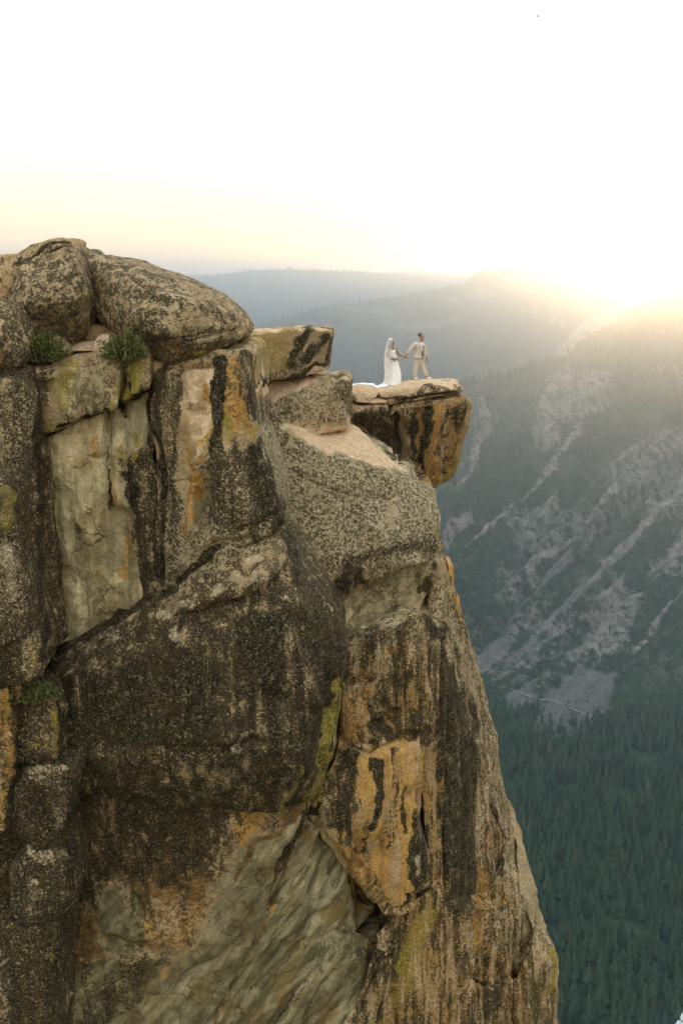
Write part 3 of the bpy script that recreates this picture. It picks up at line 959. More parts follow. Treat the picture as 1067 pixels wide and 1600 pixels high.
    G('D', .78, 8, (690, 1010), (715, 1060), (745, 1130), (744, 1230), (742, 1340), (735, 1430), (700, 1440), (690, 1300), (690, 1150)), G('D', .80, 9, (690, 1000), (710, 1050), (740, 1140), (740, 1180), (700, 1170), (692, 1080)),
    S('T', .45, 10, (715, 1210), (720, 1280)), S('O', .5, 5, (735, 1180), (737, 1290)),
    G('Y', .52, 9, (645, 1430), (668, 1400), (682, 1430), (670, 1470), (640, 1560), (605, 1580), (620, 1500)), G('O', .6, 9, (655, 1455), (682, 1450), (680, 1530), (655, 1560)), G('R', .5, 10, (620, 1560), (650, 1540), (640, 1620), (600, 1640)),
    G('D', .52, 10, (690, 1430), (740, 1420), (715, 1520), (680, 1600), (660, 1600), (690, 1520)), G('D', .58, 9, (600, 1450), (640, 1410), (610, 1500), (560, 1620), (530, 1640), (580, 1530)),
    G('O', .5, 10, (560, 1560), (600, 1500), (620, 1480), (600, 1560), (560, 1640)),
    S('O', 1.0, 6, (749, 1350), (750, 1400), (744, 1450), (738, 1480)), S('O', .85, 3.5, (730, 1400), (733, 1440)), S('O', .8, 6, (772, 1398), (770, 1410)), S('T', .6, 5, (745, 1470), (738, 1510)), S('Y', .5, 5, (738, 1510), (720, 1550), (700, 1600)), S('R', .7, 6, (735, 1500), (725, 1520)),
    S('D', .75, 9, (785, 1345), (790, 1360)), S('D', .55, 12, (790, 1400), (800, 1480)), S('Y', .75, 7, (866, 1490), (868, 1530), (855, 1555)), G('R', .5, 10, (760, 1560), (870, 1540), (860, 1620), (760, 1640)), G('D', .6, 10, (730, 1560), (800, 1530), (780, 1640), (720, 1640)),
    G('O', .4, 8, (838, 1440), (866, 1490), (845, 1500)), G('P', .42, 12, (800, 1310), (835, 1430), (845, 1460), (815, 1400)),
    S('O', .85, 4, (708, 890), (702, 905), (706, 920)), S('O', .9, 4, (708, 935), (712, 975)),
    # --- grey sloping slab
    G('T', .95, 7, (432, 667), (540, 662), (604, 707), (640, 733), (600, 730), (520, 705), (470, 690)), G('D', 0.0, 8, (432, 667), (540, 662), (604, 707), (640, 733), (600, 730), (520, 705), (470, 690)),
    S('T', .8, 5, (612, 782), (622, 776)), S('P', .45, 14, (610, 800), (600, 830)), G('D', .62, 12, (470, 880), (600, 850), (690, 840), (690, 870), (640, 868), (560, 890), (540, 930)),
    G('D', .5, 14, (440, 690), (520, 710), (640, 745), (670, 800), (600, 850), (490, 870), (450, 800)),
    S('D', .9, 4, (402, 690), (420, 750), (436, 815)),
    # --- hollow below the slab
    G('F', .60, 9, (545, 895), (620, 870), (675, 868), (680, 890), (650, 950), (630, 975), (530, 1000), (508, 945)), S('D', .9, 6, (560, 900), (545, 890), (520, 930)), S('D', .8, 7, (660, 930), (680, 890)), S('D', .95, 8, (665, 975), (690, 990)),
    # --- stepped blocks behind
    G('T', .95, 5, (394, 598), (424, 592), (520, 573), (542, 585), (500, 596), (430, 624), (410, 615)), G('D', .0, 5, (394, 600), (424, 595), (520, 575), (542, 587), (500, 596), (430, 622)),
    G('O', .38, 7, (425, 632), (520, 618), (540, 655), (440, 664)), G('T', .5, 7, (440, 640), (540, 628), (540, 660), (440, 664)), G('D', .62, 8, (394, 610), (420, 625), (428, 665), (394, 660)), G('D', .6, 5, (520, 590), (546, 590), (546, 650), (535, 640)),
    G('Y', .54, 8, (394, 520), (470, 512), (450, 570), (396, 592)), G('Y', .5, 6, (495, 540), (515, 520), (508, 562), (490, 568)), S('D', .9, 6, (480, 512), (462, 540), (455, 560)), S('D', .85, 8, (505, 520), (490, 545), (478, 560)), S('D', 1.0, 4, (518, 520), (513, 566)), S('O', .6, 6, (500, 515), (490, 530)), G('T', 1.0, 4, (378, 504), (484, 501), (520, 511), (480, 512), (400, 522)),
    # --- the overhang
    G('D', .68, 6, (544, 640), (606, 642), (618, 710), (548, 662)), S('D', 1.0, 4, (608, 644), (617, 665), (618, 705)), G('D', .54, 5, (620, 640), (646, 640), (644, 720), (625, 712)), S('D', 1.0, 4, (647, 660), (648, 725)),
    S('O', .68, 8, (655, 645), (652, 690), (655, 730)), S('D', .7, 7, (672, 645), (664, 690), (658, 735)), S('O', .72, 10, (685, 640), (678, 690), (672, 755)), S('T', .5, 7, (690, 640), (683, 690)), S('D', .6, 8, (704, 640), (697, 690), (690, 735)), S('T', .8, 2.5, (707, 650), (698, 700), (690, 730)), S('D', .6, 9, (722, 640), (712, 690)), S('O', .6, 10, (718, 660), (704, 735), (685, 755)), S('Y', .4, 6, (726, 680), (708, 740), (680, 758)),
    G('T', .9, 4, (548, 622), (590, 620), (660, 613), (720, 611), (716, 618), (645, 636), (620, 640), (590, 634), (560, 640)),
    S('D', 1.0, 3, (26, 413), (50, 407), (80, 393), (104, 383)), G('D', .85, 14, (130, 1060), (300, 1020), (330, 1150), (150, 1170)), G('D', .88, 12, (370, 960), (450, 960), (440, 1080), (380, 1090)),  # first stroke paints in the shaded gap under the tilted slab
    # --- joints: the black shade of the gaps painted in as strokes
    S('D', 1.0, 4, (52, 590), (57, 680), (62, 800), (66, 930), (68, 1030)), S('D', 1.0, 3.5, (236, 610), (244, 690), (252, 760), (252, 900)), S('D', 1.0, 4, (72, 1030), (150, 988), (240, 940), (300, 893), (345, 858)), S('D', 1.0, 6, (440, 838), (452, 872), (466, 905)), S('D', .95, 4, (58, 677), (120, 659), (190, 634), (236, 604)),
    S('D', 1.0, 4, (530, 1080), (520, 1170), (500, 1240), (480, 1280)), S('D', .95, 5, (480, 1275), (455, 1320)), S('D', .95, 4, (395, 600), (450, 588), (514, 570)), S('D', .9, 4, (380, 545), (394, 560), (397, 660)),
    G('D', .56, 3, (592, 622), (619, 615), (660, 605), (690, 603), (712, 600), (724, 601), (724, 611), (700, 613), (660, 617), (619, 628), (600, 627)), G('D', .5, 3, (550, 618), (565, 622), (582, 618), (588, 624), (565, 632), (550, 624)), S('Y', .3, 5, (690, 608), (720, 606)),
    # --- left edge rocks
    S('D', 1.0, 4, (20, 1196), (60, 1190), (95, 1192)), S('D', 1.0, 4, (20, 1330), (60, 1322), (95, 1316)), S('D', 1.0, 4, (20, 1442), (60, 1440), (104, 1432)), S('D', 1.0, 4, (94, 1085), (94, 1185), (118, 1225), (96, 1310), (112, 1400), (92, 1450), (85, 1540)), S('D', 1.0, 5, (22, 1070), (28, 1180), (14, 1290)),
    S('P', .55, 7, (40, 1205), (100, 1204)), S('P', .5, 8, (50, 1330), (92, 1335)), S('P', .5, 6, (50, 1088), (82, 1092)), S('F', .6, 8, (40, 1460), (78, 1462)),
    S('Y', .55, 10, (4, 775), (10, 795), (15, 818)), G('O', .5, 8, (34, 1000), (60, 1000), (63, 1050), (42, 1062)), G('D', .5, 8, (34, 985), (60, 985), (63, 1030), (42, 1040)), G('Y', .42, 7, (36, 1020), (62, 1015), (62, 1058), (44, 1062)), S('P', .5, 8, (10, 850), (20, 940)), S('R', .55, 9, (10, 1050), (30, 1050)),
    S('O', .75, 9, (20, 1068), (12, 1100), (4, 1150)), S('Y', .5, 5, (25, 1075), (10, 1120)), S('O', .8, 6, (14, 1165), (8, 1230), (3, 1280)), S('Y', .62, 7, (85, 1110), (87, 1175)), S('O', .8, 10, (70, 1165), (45, 1180)), S('O', .75, 9, (72, 1265), (66, 1308)), S('P', .5, 10, (52, 1375), (60, 1400)), S('P', .4, 14, (40, 1230), (90, 1215)),
    S('Y', .6, 3, (80, 1450), (80, 1520)), G('O', .75, 8, (24, 1560), (65, 1550), (66, 1640), (24, 1640)), S('P', .4, 5, (3, 1500), (3, 1540)),
]

# carved lines: (metres deep, photo-pixel half width, points) - cracks, chipped edges, hollows
CARVE = [
    (.12, 2.5, [(186, 410), (215, 440), (240, 455)]),
    (.06, 2, [(240, 535), (300, 530), (372, 518)]),
    (.12, 1.6, [(126, 675), (136, 700), (138, 712), (152, 716)]), (.14, 2, [(163, 645), (168, 675), (171, 712), (173, 790)]), (.10, 1.6, [(187, 634), (197, 655)]),
    
    (.15, 3, [(172, 795), (190, 800), (202, 810), (198, 835)]), 
    (.18, 3, [(232, 690), (246, 720), (250, 760), (248, 900)]), (.15, 2, [(284, 580), (310, 576), (334, 572)]), (.14, 2, [(302, 645), (318, 645)]), (-.10, 3, [(321, 600), (334, 635), (336, 665), (318, 695), (308, 730), (300, 780), (296, 830)]),
    (.30, 8, [(312, 770), (311, 815)]), (.12, 10, [(310, 640), (312, 680)]), (.10, 2, [(375, 830), (420, 812), (436, 800)]), (.12, 2.5, [(320, 868), (345, 852), (400, 846)]),
    (.20, 4, [(196, 560), (192, 600), (187, 635)]), (.07, 1.5, [(148, 570), (149, 620), (147, 642)]),
    (.14, 3, [(380, 1170), (392, 1160), (408, 1168)]), (.20, 6, [(505, 1070), (510, 1110), (500, 1190)]), (.10, 3, [(230, 1170), (320, 1180), (370, 1172)]),
    (.16, 3, [(230, 1430), (215, 1400)]), (.18, 3, [(165, 1470), (200, 1480), (228, 1490)]),
    (.22, 4, [(480, 1275), (455, 1318), (438, 1350), (425, 1410), (395, 1470), (360, 1540)]), (-.16, 4, [(432, 1400), (402, 1455), (372, 1520), (340, 1590)]), (.12, 2, [(540, 1380), (520, 1415), (480, 1440), (440, 1475)]), (.12, 2, [(470, 1470), (430, 1510), (395, 1540)]),
    (.15, 2.5, [(490, 1515), (462, 1545), (430, 1600)]), (.12, 2, [(545, 1455), (575, 1458), (590, 1450)]), (.5, 16, [(560, 1360), (572, 1410), (575, 1440)]), (.12, 2, [(400, 1440), (350, 1490), (290, 1520), (270, 1545)]), (.1, 2, [(520, 1520), (500, 1540), (470, 1600)]),
    (.20, 3, [(640, 1400), (642, 1420), (620, 1470), (590, 1510), (560, 1580)]), (.15, 2.2, [(545, 1165), (575, 1175), (610, 1160), (648, 1150)]), (.10, 2, [(555, 1140), (562, 1155), (578, 1160)]), (.14, 3, [(660, 1180), (655, 1240), (662, 1280), (675, 1340), (675, 1375), (645, 1395)]),
    (.15, 3, [(540, 1075), (560, 1068), (580, 1068)]), (.18, 4, [(612, 1110), (600, 1130), (575, 1130)]), (.10, 3, [(635, 1245), (650, 1235), (655, 1262)]), (.2, 5, [(692, 1000), (690, 1100), (675, 1170)]), (.10, 3, [(687, 1420), (690, 1300), (688, 1200)]),
    (.2, 4, [(795, 1345), (786, 1370), (780, 1420)]), (.16, 3, [(836, 1400), (842, 1430), (835, 1500)]), (.16, 3, [(740, 1530), (770, 1545), (800, 1530)]), (.18, 3, [(745, 1500), (720, 1540), (700, 1600)]),
    (.10, 5, [(775, 1200), (770, 1300), (765, 1400)]), (.08, 4, [(755, 1180), (755, 1330)]), (.08, 4, [(735, 1150), (738, 1300)]), (.08, 3, [(720, 1100), (722, 1250)]),
    (.30, 5, [(608, 640), (617, 665), (618, 705)]), (.22, 4, [(647, 650), (649, 690), (649, 730)]), (.15, 5, [(668, 645), (660, 690), (656, 735)]), (.12, 3, [(700, 640), (695, 690), (688, 740)]), (.12, 3, [(640, 637), (650, 645), (665, 640)]),
    (.10, 4, [(520, 600), (515, 640), (500, 660)]), (.08, 2, [(455, 740), (530, 770), (600, 780)]), (.10, 3, [(545, 890), (600, 868), (660, 862), (688, 870)]), (.08, 3, [(600, 900), (560, 950), (540, 985)]),
]


def planes_of(points):
    bm = bmesh.new()
    for p in points: bm.verts.new(p)
    res = bmesh.ops.convex_hull(bm, input=bm.verts)
    junk = list({e for e in res['geom_interior'] + res['geom_unused'] if isinstance(e, bmesh.types.BMVert)})
    if junk: bmesh.ops.delete(bm, geom=junk, context='VERTS')
    bmesh.ops.recalc_face_normals(bm, faces=bm.faces)
    N, Dd = [], []
    for f in bm.faces:
        n = f.normal
        if f.calc_area() < 1e-5: continue
        d = n.dot(f.verts[0].co)
        if any(n.dot(Vector(a)) > .9985 and abs(d - b) < .1 for a, b in zip(N, Dd)): continue
        N.append(tuple(n)); Dd.append(d)
    me = bpy.data.meshes.new('hull')
    bm.to_mesh(me); bm.free()
    return me, np.array(N), np.array(Dd)


def rock(name, front, t=3.0, k=0.10, vox=0.056, back=(0, 0), base=None, lump=0.16, chip=0.07, fine=0.02, flute=0.0, parent=None, extra=(), chip_s=1.1, shrink=1.0, seed=0, grain=None, knock=1.0):
    """One block of granite. front: photo outline with distances (u, v, d[, own thickness]); t: how far it goes back."""
    pts = []
    cu = np.mean([q[0] for q in front]); cv = np.mean([q[1] for q in front])
    for q in front:
        p = at(q[0], q[1], q[2])
        pts.append(p)
        tt = q[3] if len(q) > 3 else t
        c = at(cu, cv, q[2])
        b = (c[0] + (p[0] - c[0]) * shrink + back[0], p[1] + tt, c[2] + (p[2] - c[2]) * shrink + back[1])
        pts.append(b)
    pts += [tuple(e) for e in extra]
    hull, N, Dd = planes_of(pts)
    rc = np.random.default_rng(int(abs(cu) * 7 + abs(cv)) + seed)
    pa = np.array(pts); mid_ = pa.mean(0)
    size = np.abs(pa - mid_).max(0).min()
    cutN, cutD = [], []
    for q in pa[::2]:
        n_ = (q - mid_) / np.linalg.norm(q - mid_) + rc.normal(0, .35, 3); n_ /= np.linalg.norm(n_)
        cutN.append(n_); cutD.append((pa @ n_).max() - rc.uniform(.03, .13) * min(size, 2.0) * knock)
    N = np.concatenate((N, np.array(cutN))); Dd = np.concatenate((Dd, np.array(cutD)))
    k0, k = k, max(.012, k * .14)

    def setup(o):
        md = o.modifiers.new('r', 'REMESH'); md.mode = 'VOXEL'; md.voxel_size = vox; md.adaptivity = 0
    V, Fc = evaluated(hull, setup)
    cen = np.mean(np.array(pts), 0)
    D0 = V - cen
    # rounded polyhedron: smooth maximum of the face planes
    lo = np.full(len(V), 0.5); hi = np.full(len(V), 1.25)
    a0 = (N @ cen) - Dd
    DN = D0 @ N.T
    for _ in range(14):
        mid = (lo + hi) * .5
        e = (a0[None, :] + DN * mid[:, None]) / k
        mx = e.max(1)
        f = mx + np.log(np.exp(e - mx[:, None]).sum(1))
        ins = f < 0
        lo = np.where(ins, mid, lo); hi = np.where(ins, hi, mid)
    e = (a0[None, :] + DN * lo[:, None]) / k
    w = np.exp(e - e.max(1)[:, None]); w /= w.sum(1)[:, None]
    nrm = w @ N
    nrm /= np.linalg.norm(nrm, axis=1)[:, None]
    V = cen + D0 * lo[:, None]
    E = Fc if isinstance(Fc, np.ndarray) else None
    if E is not None:
        a_ = np.concatenate((E[:, 0], E[:, 1], E[:, 2], E[:, 3])); b_ = np.concatenate((E[:, 1], E[:, 2], E[:, 3], E[:, 0]))
        deg = np.bincount(a_, minlength=len(V)).astype(float)[:, None]

        def relax(Q):
            return np.stack([np.bincount(a_, weights=Q[b_, i], minlength=len(V)) for i in range(Q.shape[1])], -1) / deg
        for _ in range(int(round((k0 / vox) ** 2 * .22)) + 1):
            V = .3 * V + .7 * relax(V)
        for _ in range(4):
            nrm = relax(nrm)
        nrm /= np.linalg.norm(nrm, axis=1)[:, None] + 1e-9
    # relief
    W = V + 0.22 * np.stack((perlin(V, .7, 71), perlin(V, .7, 72), perlin(V, .7, 73)), -1)
    disp = .45 * lump * fbm(V, .36, 2, 5 + seed)
    if grain is not None:
        ca, sa = math.cos(math.radians(grain)), math.sin(math.radians(grain))
        W = np.stack((W[:, 0] * ca - W[:, 2] * sa, W[:, 1], (W[:, 0] * sa + W[:, 2] * ca) * .3), -1)
    if chip:
        disp += 2.6 * chip * facets(W * np.array((1, 1, .55)), chip_s * .8, 31 + seed) + 1.1 * chip * facets(W * np.array((1, 1, .6)), chip_s * 2.3, 32 + seed)
    if fine:
        disp += fine * fbm(V, 2.6, 3, 9, .6)
    if flute:
        disp += flute * perlin(V * np.array((1, 1, .10)), 1.5, 41) + flute * .5 * perlin(V * np.array((1, 1, .12)), 3.7, 42)
    u, v = pix(V)
    view = V / np.linalg.norm(V, axis=1)[:, None]
    facing = smooth(.15, -.1, np.einsum('ij,ij->i', nrm, view))
    for dep, wd, line in CARVE:
        us = [p[0] for p in line]; vs = [p[1] for p in line]
        m = wd * 6
        sel = np.nonzero((u > min(us) - m) & (u < max(us) + m) & (v > min(vs) - m) & (v < max(vs) + m))[0]
        if len(sel):
            dd = seg_dist(u[sel] + 3 * perlin(V[sel], 1.7, 51), v[sel] + 3 * perlin(V[sel], 1.7, 52), line)
            (xa, ya), (xb, yb) = line[0], line[-1]
            side = (u[sel] - xa) * (yb - ya) - (v[sel] - ya) * (xb - xa)
            wide = np.where(side > 0, wd * 3.2, wd * .75)
            disp[sel] -= dep * 1.5 * np.exp(-(dd / wide) ** 2) * facing[sel]
    V = V + nrm * disp[:, None]
    # stains and painted shade
    M = {c: np.full(len(V), 0.0) for c in 'DOFYPTRWZN'}
    M['Z'][:] = .45
    for c, val in (base or {}).items(): M[c][:] = val
    ju = u + 9 * perlin(V, .9, 61) + 6 * perlin(V, 2.7, 62); jv = v + 16 * perlin(V, .9, 63) + 8 * perlin(V, 2.7, 64)
    var = .55 * perlin(V * np.array((1, 1, .3)), 1.5, 65) + .5 * perlin(V * np.array((1, 1, .45)), 4.3, 66)
    back_face = facing < .02
    keep = {c: M[c].copy() for c in M}
    apply_marks(MARKS, ju, jv, M, var)
    for c in M: M[c] = np.where(back_face, keep[c], M[c])
    me = mesh_from(name, V, Fc, ROCK)
    one = np.ones(len(V))
    add_attr(me, 'stain_a', np.stack((M['D'], M['O'], M['F'], M['Y']), -1))
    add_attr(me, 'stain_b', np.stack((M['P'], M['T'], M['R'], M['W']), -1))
    add_attr(me, 'stain_c', np.stack((M['Z'], M['N'], one, one), -1))
    return link(name, me, parent)


# the bulk of the promontory, and on it the blocks the joints cut it into
core = rock('cliff', [(-700, 640, 29), (60, 640, 29), (390, 640, 30.5), (520, 690, 33), (640, 800, 34.5), (660, 1000, 33.5), (690, 1300, 32.5), (760, 1660, 33), (500, 2100, 30), (-700, 2100, 30)],
            t=14, k=.3, vox=.22, base={'D': .6}, lump=.3, chip=.15, fine=0,
            extra=[at(-700, 560, 44), at(300, 560, 44), at(200, 500, 70), at(-900, 500, 70), at(560, 1500, 70), at(-900, 1500, 70)])
tag(core, kind='structure')

def block(front, **kw):
    return rock('rock_block', front, parent=core, **kw)

# lichen block over the pale wall
block([(46, 580, 25.6), (44, 572, 26.2), (100, 557, 25.8), (165, 549, 25.8), (190, 560, 25.5), (228, 578, 25.7), (236, 580, 26.2), (236, 604, 26.1), (215, 622, 25.8), (190, 636, 25.5), (120, 660, 25.3), (60, 677, 25.4), (52, 640, 25.4)],
      t=4, k=.09, base={'D': .42, 'R': .25}, lump=.10, chip=.10)
block([(226, 530, 25.7), (234, 528, 25.9), (236, 575, 25.6), (231, 606, 25.5), (200, 622, 25.4), (196, 585, 25.4), (205, 560, 25.4)], t=2.5, k=.1, base={'D': .45, 'Y': .3}, lump=.07, chip=.06)
# pale broken wall
block([(54, 660, 26.0), (240, 590, 26.4), (252, 700, 26.5), (252, 935, 26.4), (150, 1000, 26.1), (62, 1045, 25.9), (150, 800, 25.9)], t=4, k=.08, base={'F': .95, 'Z': .9}, lump=.12, chip=.13, chip_s=1.25, fine=.025, vox=.045)
block([(186, 722, 26.3), (206, 716, 25.95), (238, 694, 25.9), (252, 740, 25.9), (250, 930, 25.9), (222, 940, 26.2), (214, 850, 26.3)], t=3, k=.06, base={'D': .55, 'F': .5}, lump=.06, chip=.12)
# dark pillars at the left
block([(-120, 580, 24.8), (0, 576, 24.6), (38, 580, 24.7), (50, 600, 24.9), (60, 760, 24.9), (66, 1000, 24.9), (62, 1090, 24.9), (-120, 1090, 24.7)], t=4.5, k=.14, base={'D': .62, 'F': .2}, lump=.15, chip=.1)
block([(-130, 740, 23.0), (2, 745, 22.9), (12, 775, 22.9), (28, 850, 23.0), (47, 950, 23.2), (62, 1000, 23.4), (64, 1050, 23.4), (40, 1068, 23.1), (-130, 1100, 22.8)], t=3.2, k=.08, base={'D': .66, 'P': .15}, lump=.14, chip=.1)
block([(-60, 606, 24.3), (36, 598, 24.3), (47, 640, 24.5), (44, 700, 24.4), (30, 742, 24.2), (-60, 752, 24.0)], t=2, k=.06, base={'D': .6, 'F': .2}, lump=.08, chip=.09)
block([(32, 768, 24.5), (60, 775, 24.6), (66, 880, 24.6), (60, 912, 24.5), (44, 900, 24.3)], t=1.6, k=.05, base={'D': .6, 'P': .2}, lump=.06, chip=.07)
block([(-60, 868, 22.7), (20, 852, 22.7), (40, 935, 22.9), (50, 985, 23.0), (30, 1000, 22.8), (-60, 1015, 22.5)], t=1.6, k=.05, base={'D': .62, 'P': .25}, lump=.08, chip=.08)
block([(20, 990, 23.1), (60, 996, 23.2), (65, 1050, 23.2), (44, 1064, 23.0), (18, 1052, 22.9)], t=1.4, k=.05, base={'D': .6, 'R': .4, 'O': .3}, lump=.05, chip=.06)
# middle pillar: upper column and the wider foot
block([(232, 580, 26.0), (262, 566, 26.3), (330, 548, 25.8), (380, 542, 25.9), (392, 552, 26.2), (397, 690, 26.0), (400, 760, 25.6), (320, 760, 25.2), (250, 760, 25.7), (236, 640, 25.8), (300, 640, 25.3)],
      t=5, k=.12, base={'D': .45}, lump=.12, chip=.07, flute=.07)
block([(244, 720, 25.8), (330, 700, 25.2), (395, 685, 25.7), (407, 692, 26.2), (438, 800, 26.0), (441, 826, 25.8), (400, 842, 25.2), (335, 858, 25.1), (300, 880, 25.2), (246, 930, 25.7)],
      t=4.5, k=.12, base={'D': .5}, lump=.12, chip=.08)
# great dark face
block([(66, 1036, 25.4), (150, 985, 25.5), (240, 938, 25.6), (310, 888, 25.9), (345, 862, 26.2), (436, 842, 26.4), (452, 868, 26.2), (466, 905, 26.0), (520, 958, 26.4), (536, 1010, 26.6), (531, 1080, 26.3), (522, 1170, 26.2), (497, 1250, 26.2), (440, 1270, 25.8), (350, 1240, 25.2), (200, 1230, 24.9), (85, 1240, 25.1), (75, 1100, 25.2),
       (110, 1062, 24.7), (300, 1000, 24.7), (455, 955, 24.9), (494, 1060, 24.9), (474, 1172, 24.8), (250, 1165, 24.35), (100, 1170, 24.6)],
      t=4.5, k=.07, vox=.055, base={'D': .68, 'R': .25, 'Z': .75}, lump=.13, chip=.09)
# the lap that runs up to the middle pillar
block([(240, 940, 25.75), (310, 884, 25.5), (350, 858, 25.4), (400, 848, 25.5), (432, 842, 25.9), (446, 880, 25.7), (420, 920, 25.0), (330, 940, 24.95), (260, 968, 25.2)], t=2.5, k=.12, base={'D': .58, 'F': .3}, lump=.08, chip=.08)
# undercut below it
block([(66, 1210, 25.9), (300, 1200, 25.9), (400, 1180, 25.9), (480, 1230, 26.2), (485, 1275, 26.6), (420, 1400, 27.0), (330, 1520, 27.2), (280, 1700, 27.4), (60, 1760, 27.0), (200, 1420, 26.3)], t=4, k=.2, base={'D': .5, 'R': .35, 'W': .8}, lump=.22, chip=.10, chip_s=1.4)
# fresh slabs under the arch, leaning one over the other
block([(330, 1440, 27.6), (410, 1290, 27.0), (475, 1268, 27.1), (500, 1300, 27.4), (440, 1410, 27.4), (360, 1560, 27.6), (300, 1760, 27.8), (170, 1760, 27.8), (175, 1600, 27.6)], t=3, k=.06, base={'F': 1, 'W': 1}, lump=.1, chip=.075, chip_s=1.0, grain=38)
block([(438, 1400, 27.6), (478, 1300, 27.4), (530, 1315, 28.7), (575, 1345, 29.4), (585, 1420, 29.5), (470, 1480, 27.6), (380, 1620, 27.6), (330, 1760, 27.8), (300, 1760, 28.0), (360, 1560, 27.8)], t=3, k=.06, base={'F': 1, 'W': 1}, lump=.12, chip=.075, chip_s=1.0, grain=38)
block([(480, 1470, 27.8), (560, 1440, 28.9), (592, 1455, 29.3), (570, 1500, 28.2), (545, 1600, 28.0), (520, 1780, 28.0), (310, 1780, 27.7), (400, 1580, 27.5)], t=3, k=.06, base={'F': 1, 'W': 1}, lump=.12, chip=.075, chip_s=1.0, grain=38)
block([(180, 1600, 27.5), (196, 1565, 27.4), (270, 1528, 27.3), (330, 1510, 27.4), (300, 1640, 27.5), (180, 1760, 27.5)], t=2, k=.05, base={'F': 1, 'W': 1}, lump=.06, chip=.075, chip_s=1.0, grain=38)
# hollow face below the grey slab
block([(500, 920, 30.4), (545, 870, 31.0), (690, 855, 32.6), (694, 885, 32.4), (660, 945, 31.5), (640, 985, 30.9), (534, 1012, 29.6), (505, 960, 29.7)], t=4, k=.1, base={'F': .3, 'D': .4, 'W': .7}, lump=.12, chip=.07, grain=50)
# orange pillar
block([(528, 1010, 28.8), (590, 985, 29.0), (640, 965, 29.6), (694, 980, 30.4), (696, 1150, 30.0), (660, 1190, 29.2), (600, 1190, 28.5), (535, 1175, 28.4)], t=4, k=.12, base={'D': .5}, lump=.14, chip=.1, flute=.10)
block([(530, 1150, 28.5), (600, 1165, 28.4), (660, 1160, 29.0), (664, 1200, 29.2), (656, 1280, 28.9), (646, 1420, 28.6), (600, 1440, 28.2), (580, 1370, 27.9), (555, 1325, 27.7), (490, 1300, 27.4), (482, 1280, 27.4), (505, 1220, 27.6)], t=3.5, k=.12, base={'D': .3, 'O': .4}, lump=.14, chip=.07, flute=.08)
block([(640, 1280, 29.1), (656, 1255, 29.2), (676, 1340, 29.2), (674, 1386, 29.1), (644, 1398, 28.9)], t=2, k=.06, base={'D': .6, 'P': .2}, lump=.04, chip=.04)
block([(656, 1180, 29.6), (692, 1010, 30.6), (700, 1100, 30.4), (692, 1300, 29.9), (688, 1430, 29.6), (672, 1410, 29.4), (662, 1280, 29.4)], t=3, k=.1, base={'O': .6}, lump=.07, chip=.04, flute=.05)
block([(642, 1400, 28.9), (690, 1390, 29.4), (700, 1480, 29.3), (680, 1620, 29.0), (660, 1800, 29.2), (480, 1800, 28.4), (545, 1600, 28.2), (590, 1470, 28.3)], t=3.5, k=.09, base={'D': .4, 'O': .3, 'R': .3}, lump=.14, chip=.08, flute=.06)
block([(600, 1480, 28.3), (642, 1405, 28.7), (646, 1425, 28.7), (618, 1500, 28.2), (570, 1600, 27.9), (520, 1780, 27.8), (470, 1780, 27.9), (540, 1600, 27.9)], t=2, k=.06, base={'D': .5, 'O': .2}, lump=.08, chip=.06)
# outer flank, turning out of sight
block([(686, 868, 32.4), (698, 884, 32.8), (704, 925, 33.2), (716, 1000, 33.6), (746, 1108, 34.2), (774, 1158, 34.4), (798, 1290, 34.4), (800, 1360, 33.9), (770, 1440, 32.4), (690, 1460, 30.2), (688, 1000, 30.6), (664, 970, 31.2), (740, 1250, 31.6)],
      t=5, k=.16, base={'D': .50}, lump=.14, chip=.10, flute=.13)
block([(700, 884, 33.0), (709, 886, 33.3), (710, 912, 33.2), (702, 920, 32.9)], t=1.5, k=.05, base={'O': .6}, lump=.03, chip=.03)
block([(703, 925, 33.2), (709, 932, 33.4), (714, 975, 33.6), (713, 1000, 33.5), (704, 990, 33.2)], t=1.5, k=.05, base={'O': .5, 'D': .2}, lump=.03, chip=.03)
block([(738, 1100, 33.9), (748, 1104, 34.0), (774, 1150, 34.2), (786, 1210, 34.2), (800, 1288, 34.2), (792, 1318, 33.6), (762, 1250, 32.6), (738, 1160, 32.9)], t=3, k=.06, base={'D': .5}, lump=.08, chip=.08, flute=.08)
block([(806, 1310, 34.2), (822, 1338, 34.4), (838, 1400, 34.3), (847, 1450, 34.1), (836, 1462, 33.4), (812, 1400, 33.3)], t=3, k=.06, base={'D': .42, 'P': .3}, lump=.07, chip=.08)
block([(796, 1285, 34.2), (818, 1335, 34.6), (838, 1415, 34.4), (848, 1455, 34.2), (845, 1800, 33.4), (740, 1800, 31.2), (745, 1440, 31.6), (785, 1340, 33.0)], t=5, k=.14, base={'D': .46}, lump=.12, chip=.10, flute=.09)
block([(840, 1435, 33.6), (862, 1480, 33.6), (871, 1515, 33.6), (870, 1545, 33.5), (864, 1600, 33.4), (866, 1800, 33.4), (800, 1800, 32.0), (805, 1540, 32.2), (832, 1490, 32.6)], t=4, k=.14, base={'D': .48, 'Y': .2}, lump=.10, chip=.10)
block([(690, 1420, 29.7), (770, 1420, 31.2), (800, 1540, 31.6), (790, 1800, 31.0), (640, 1800, 29.0), (680, 1600, 29.0)], t=4, k=.14, base={'D': .45, 'O': .2}, lump=.16, chip=.10, flute=.12)
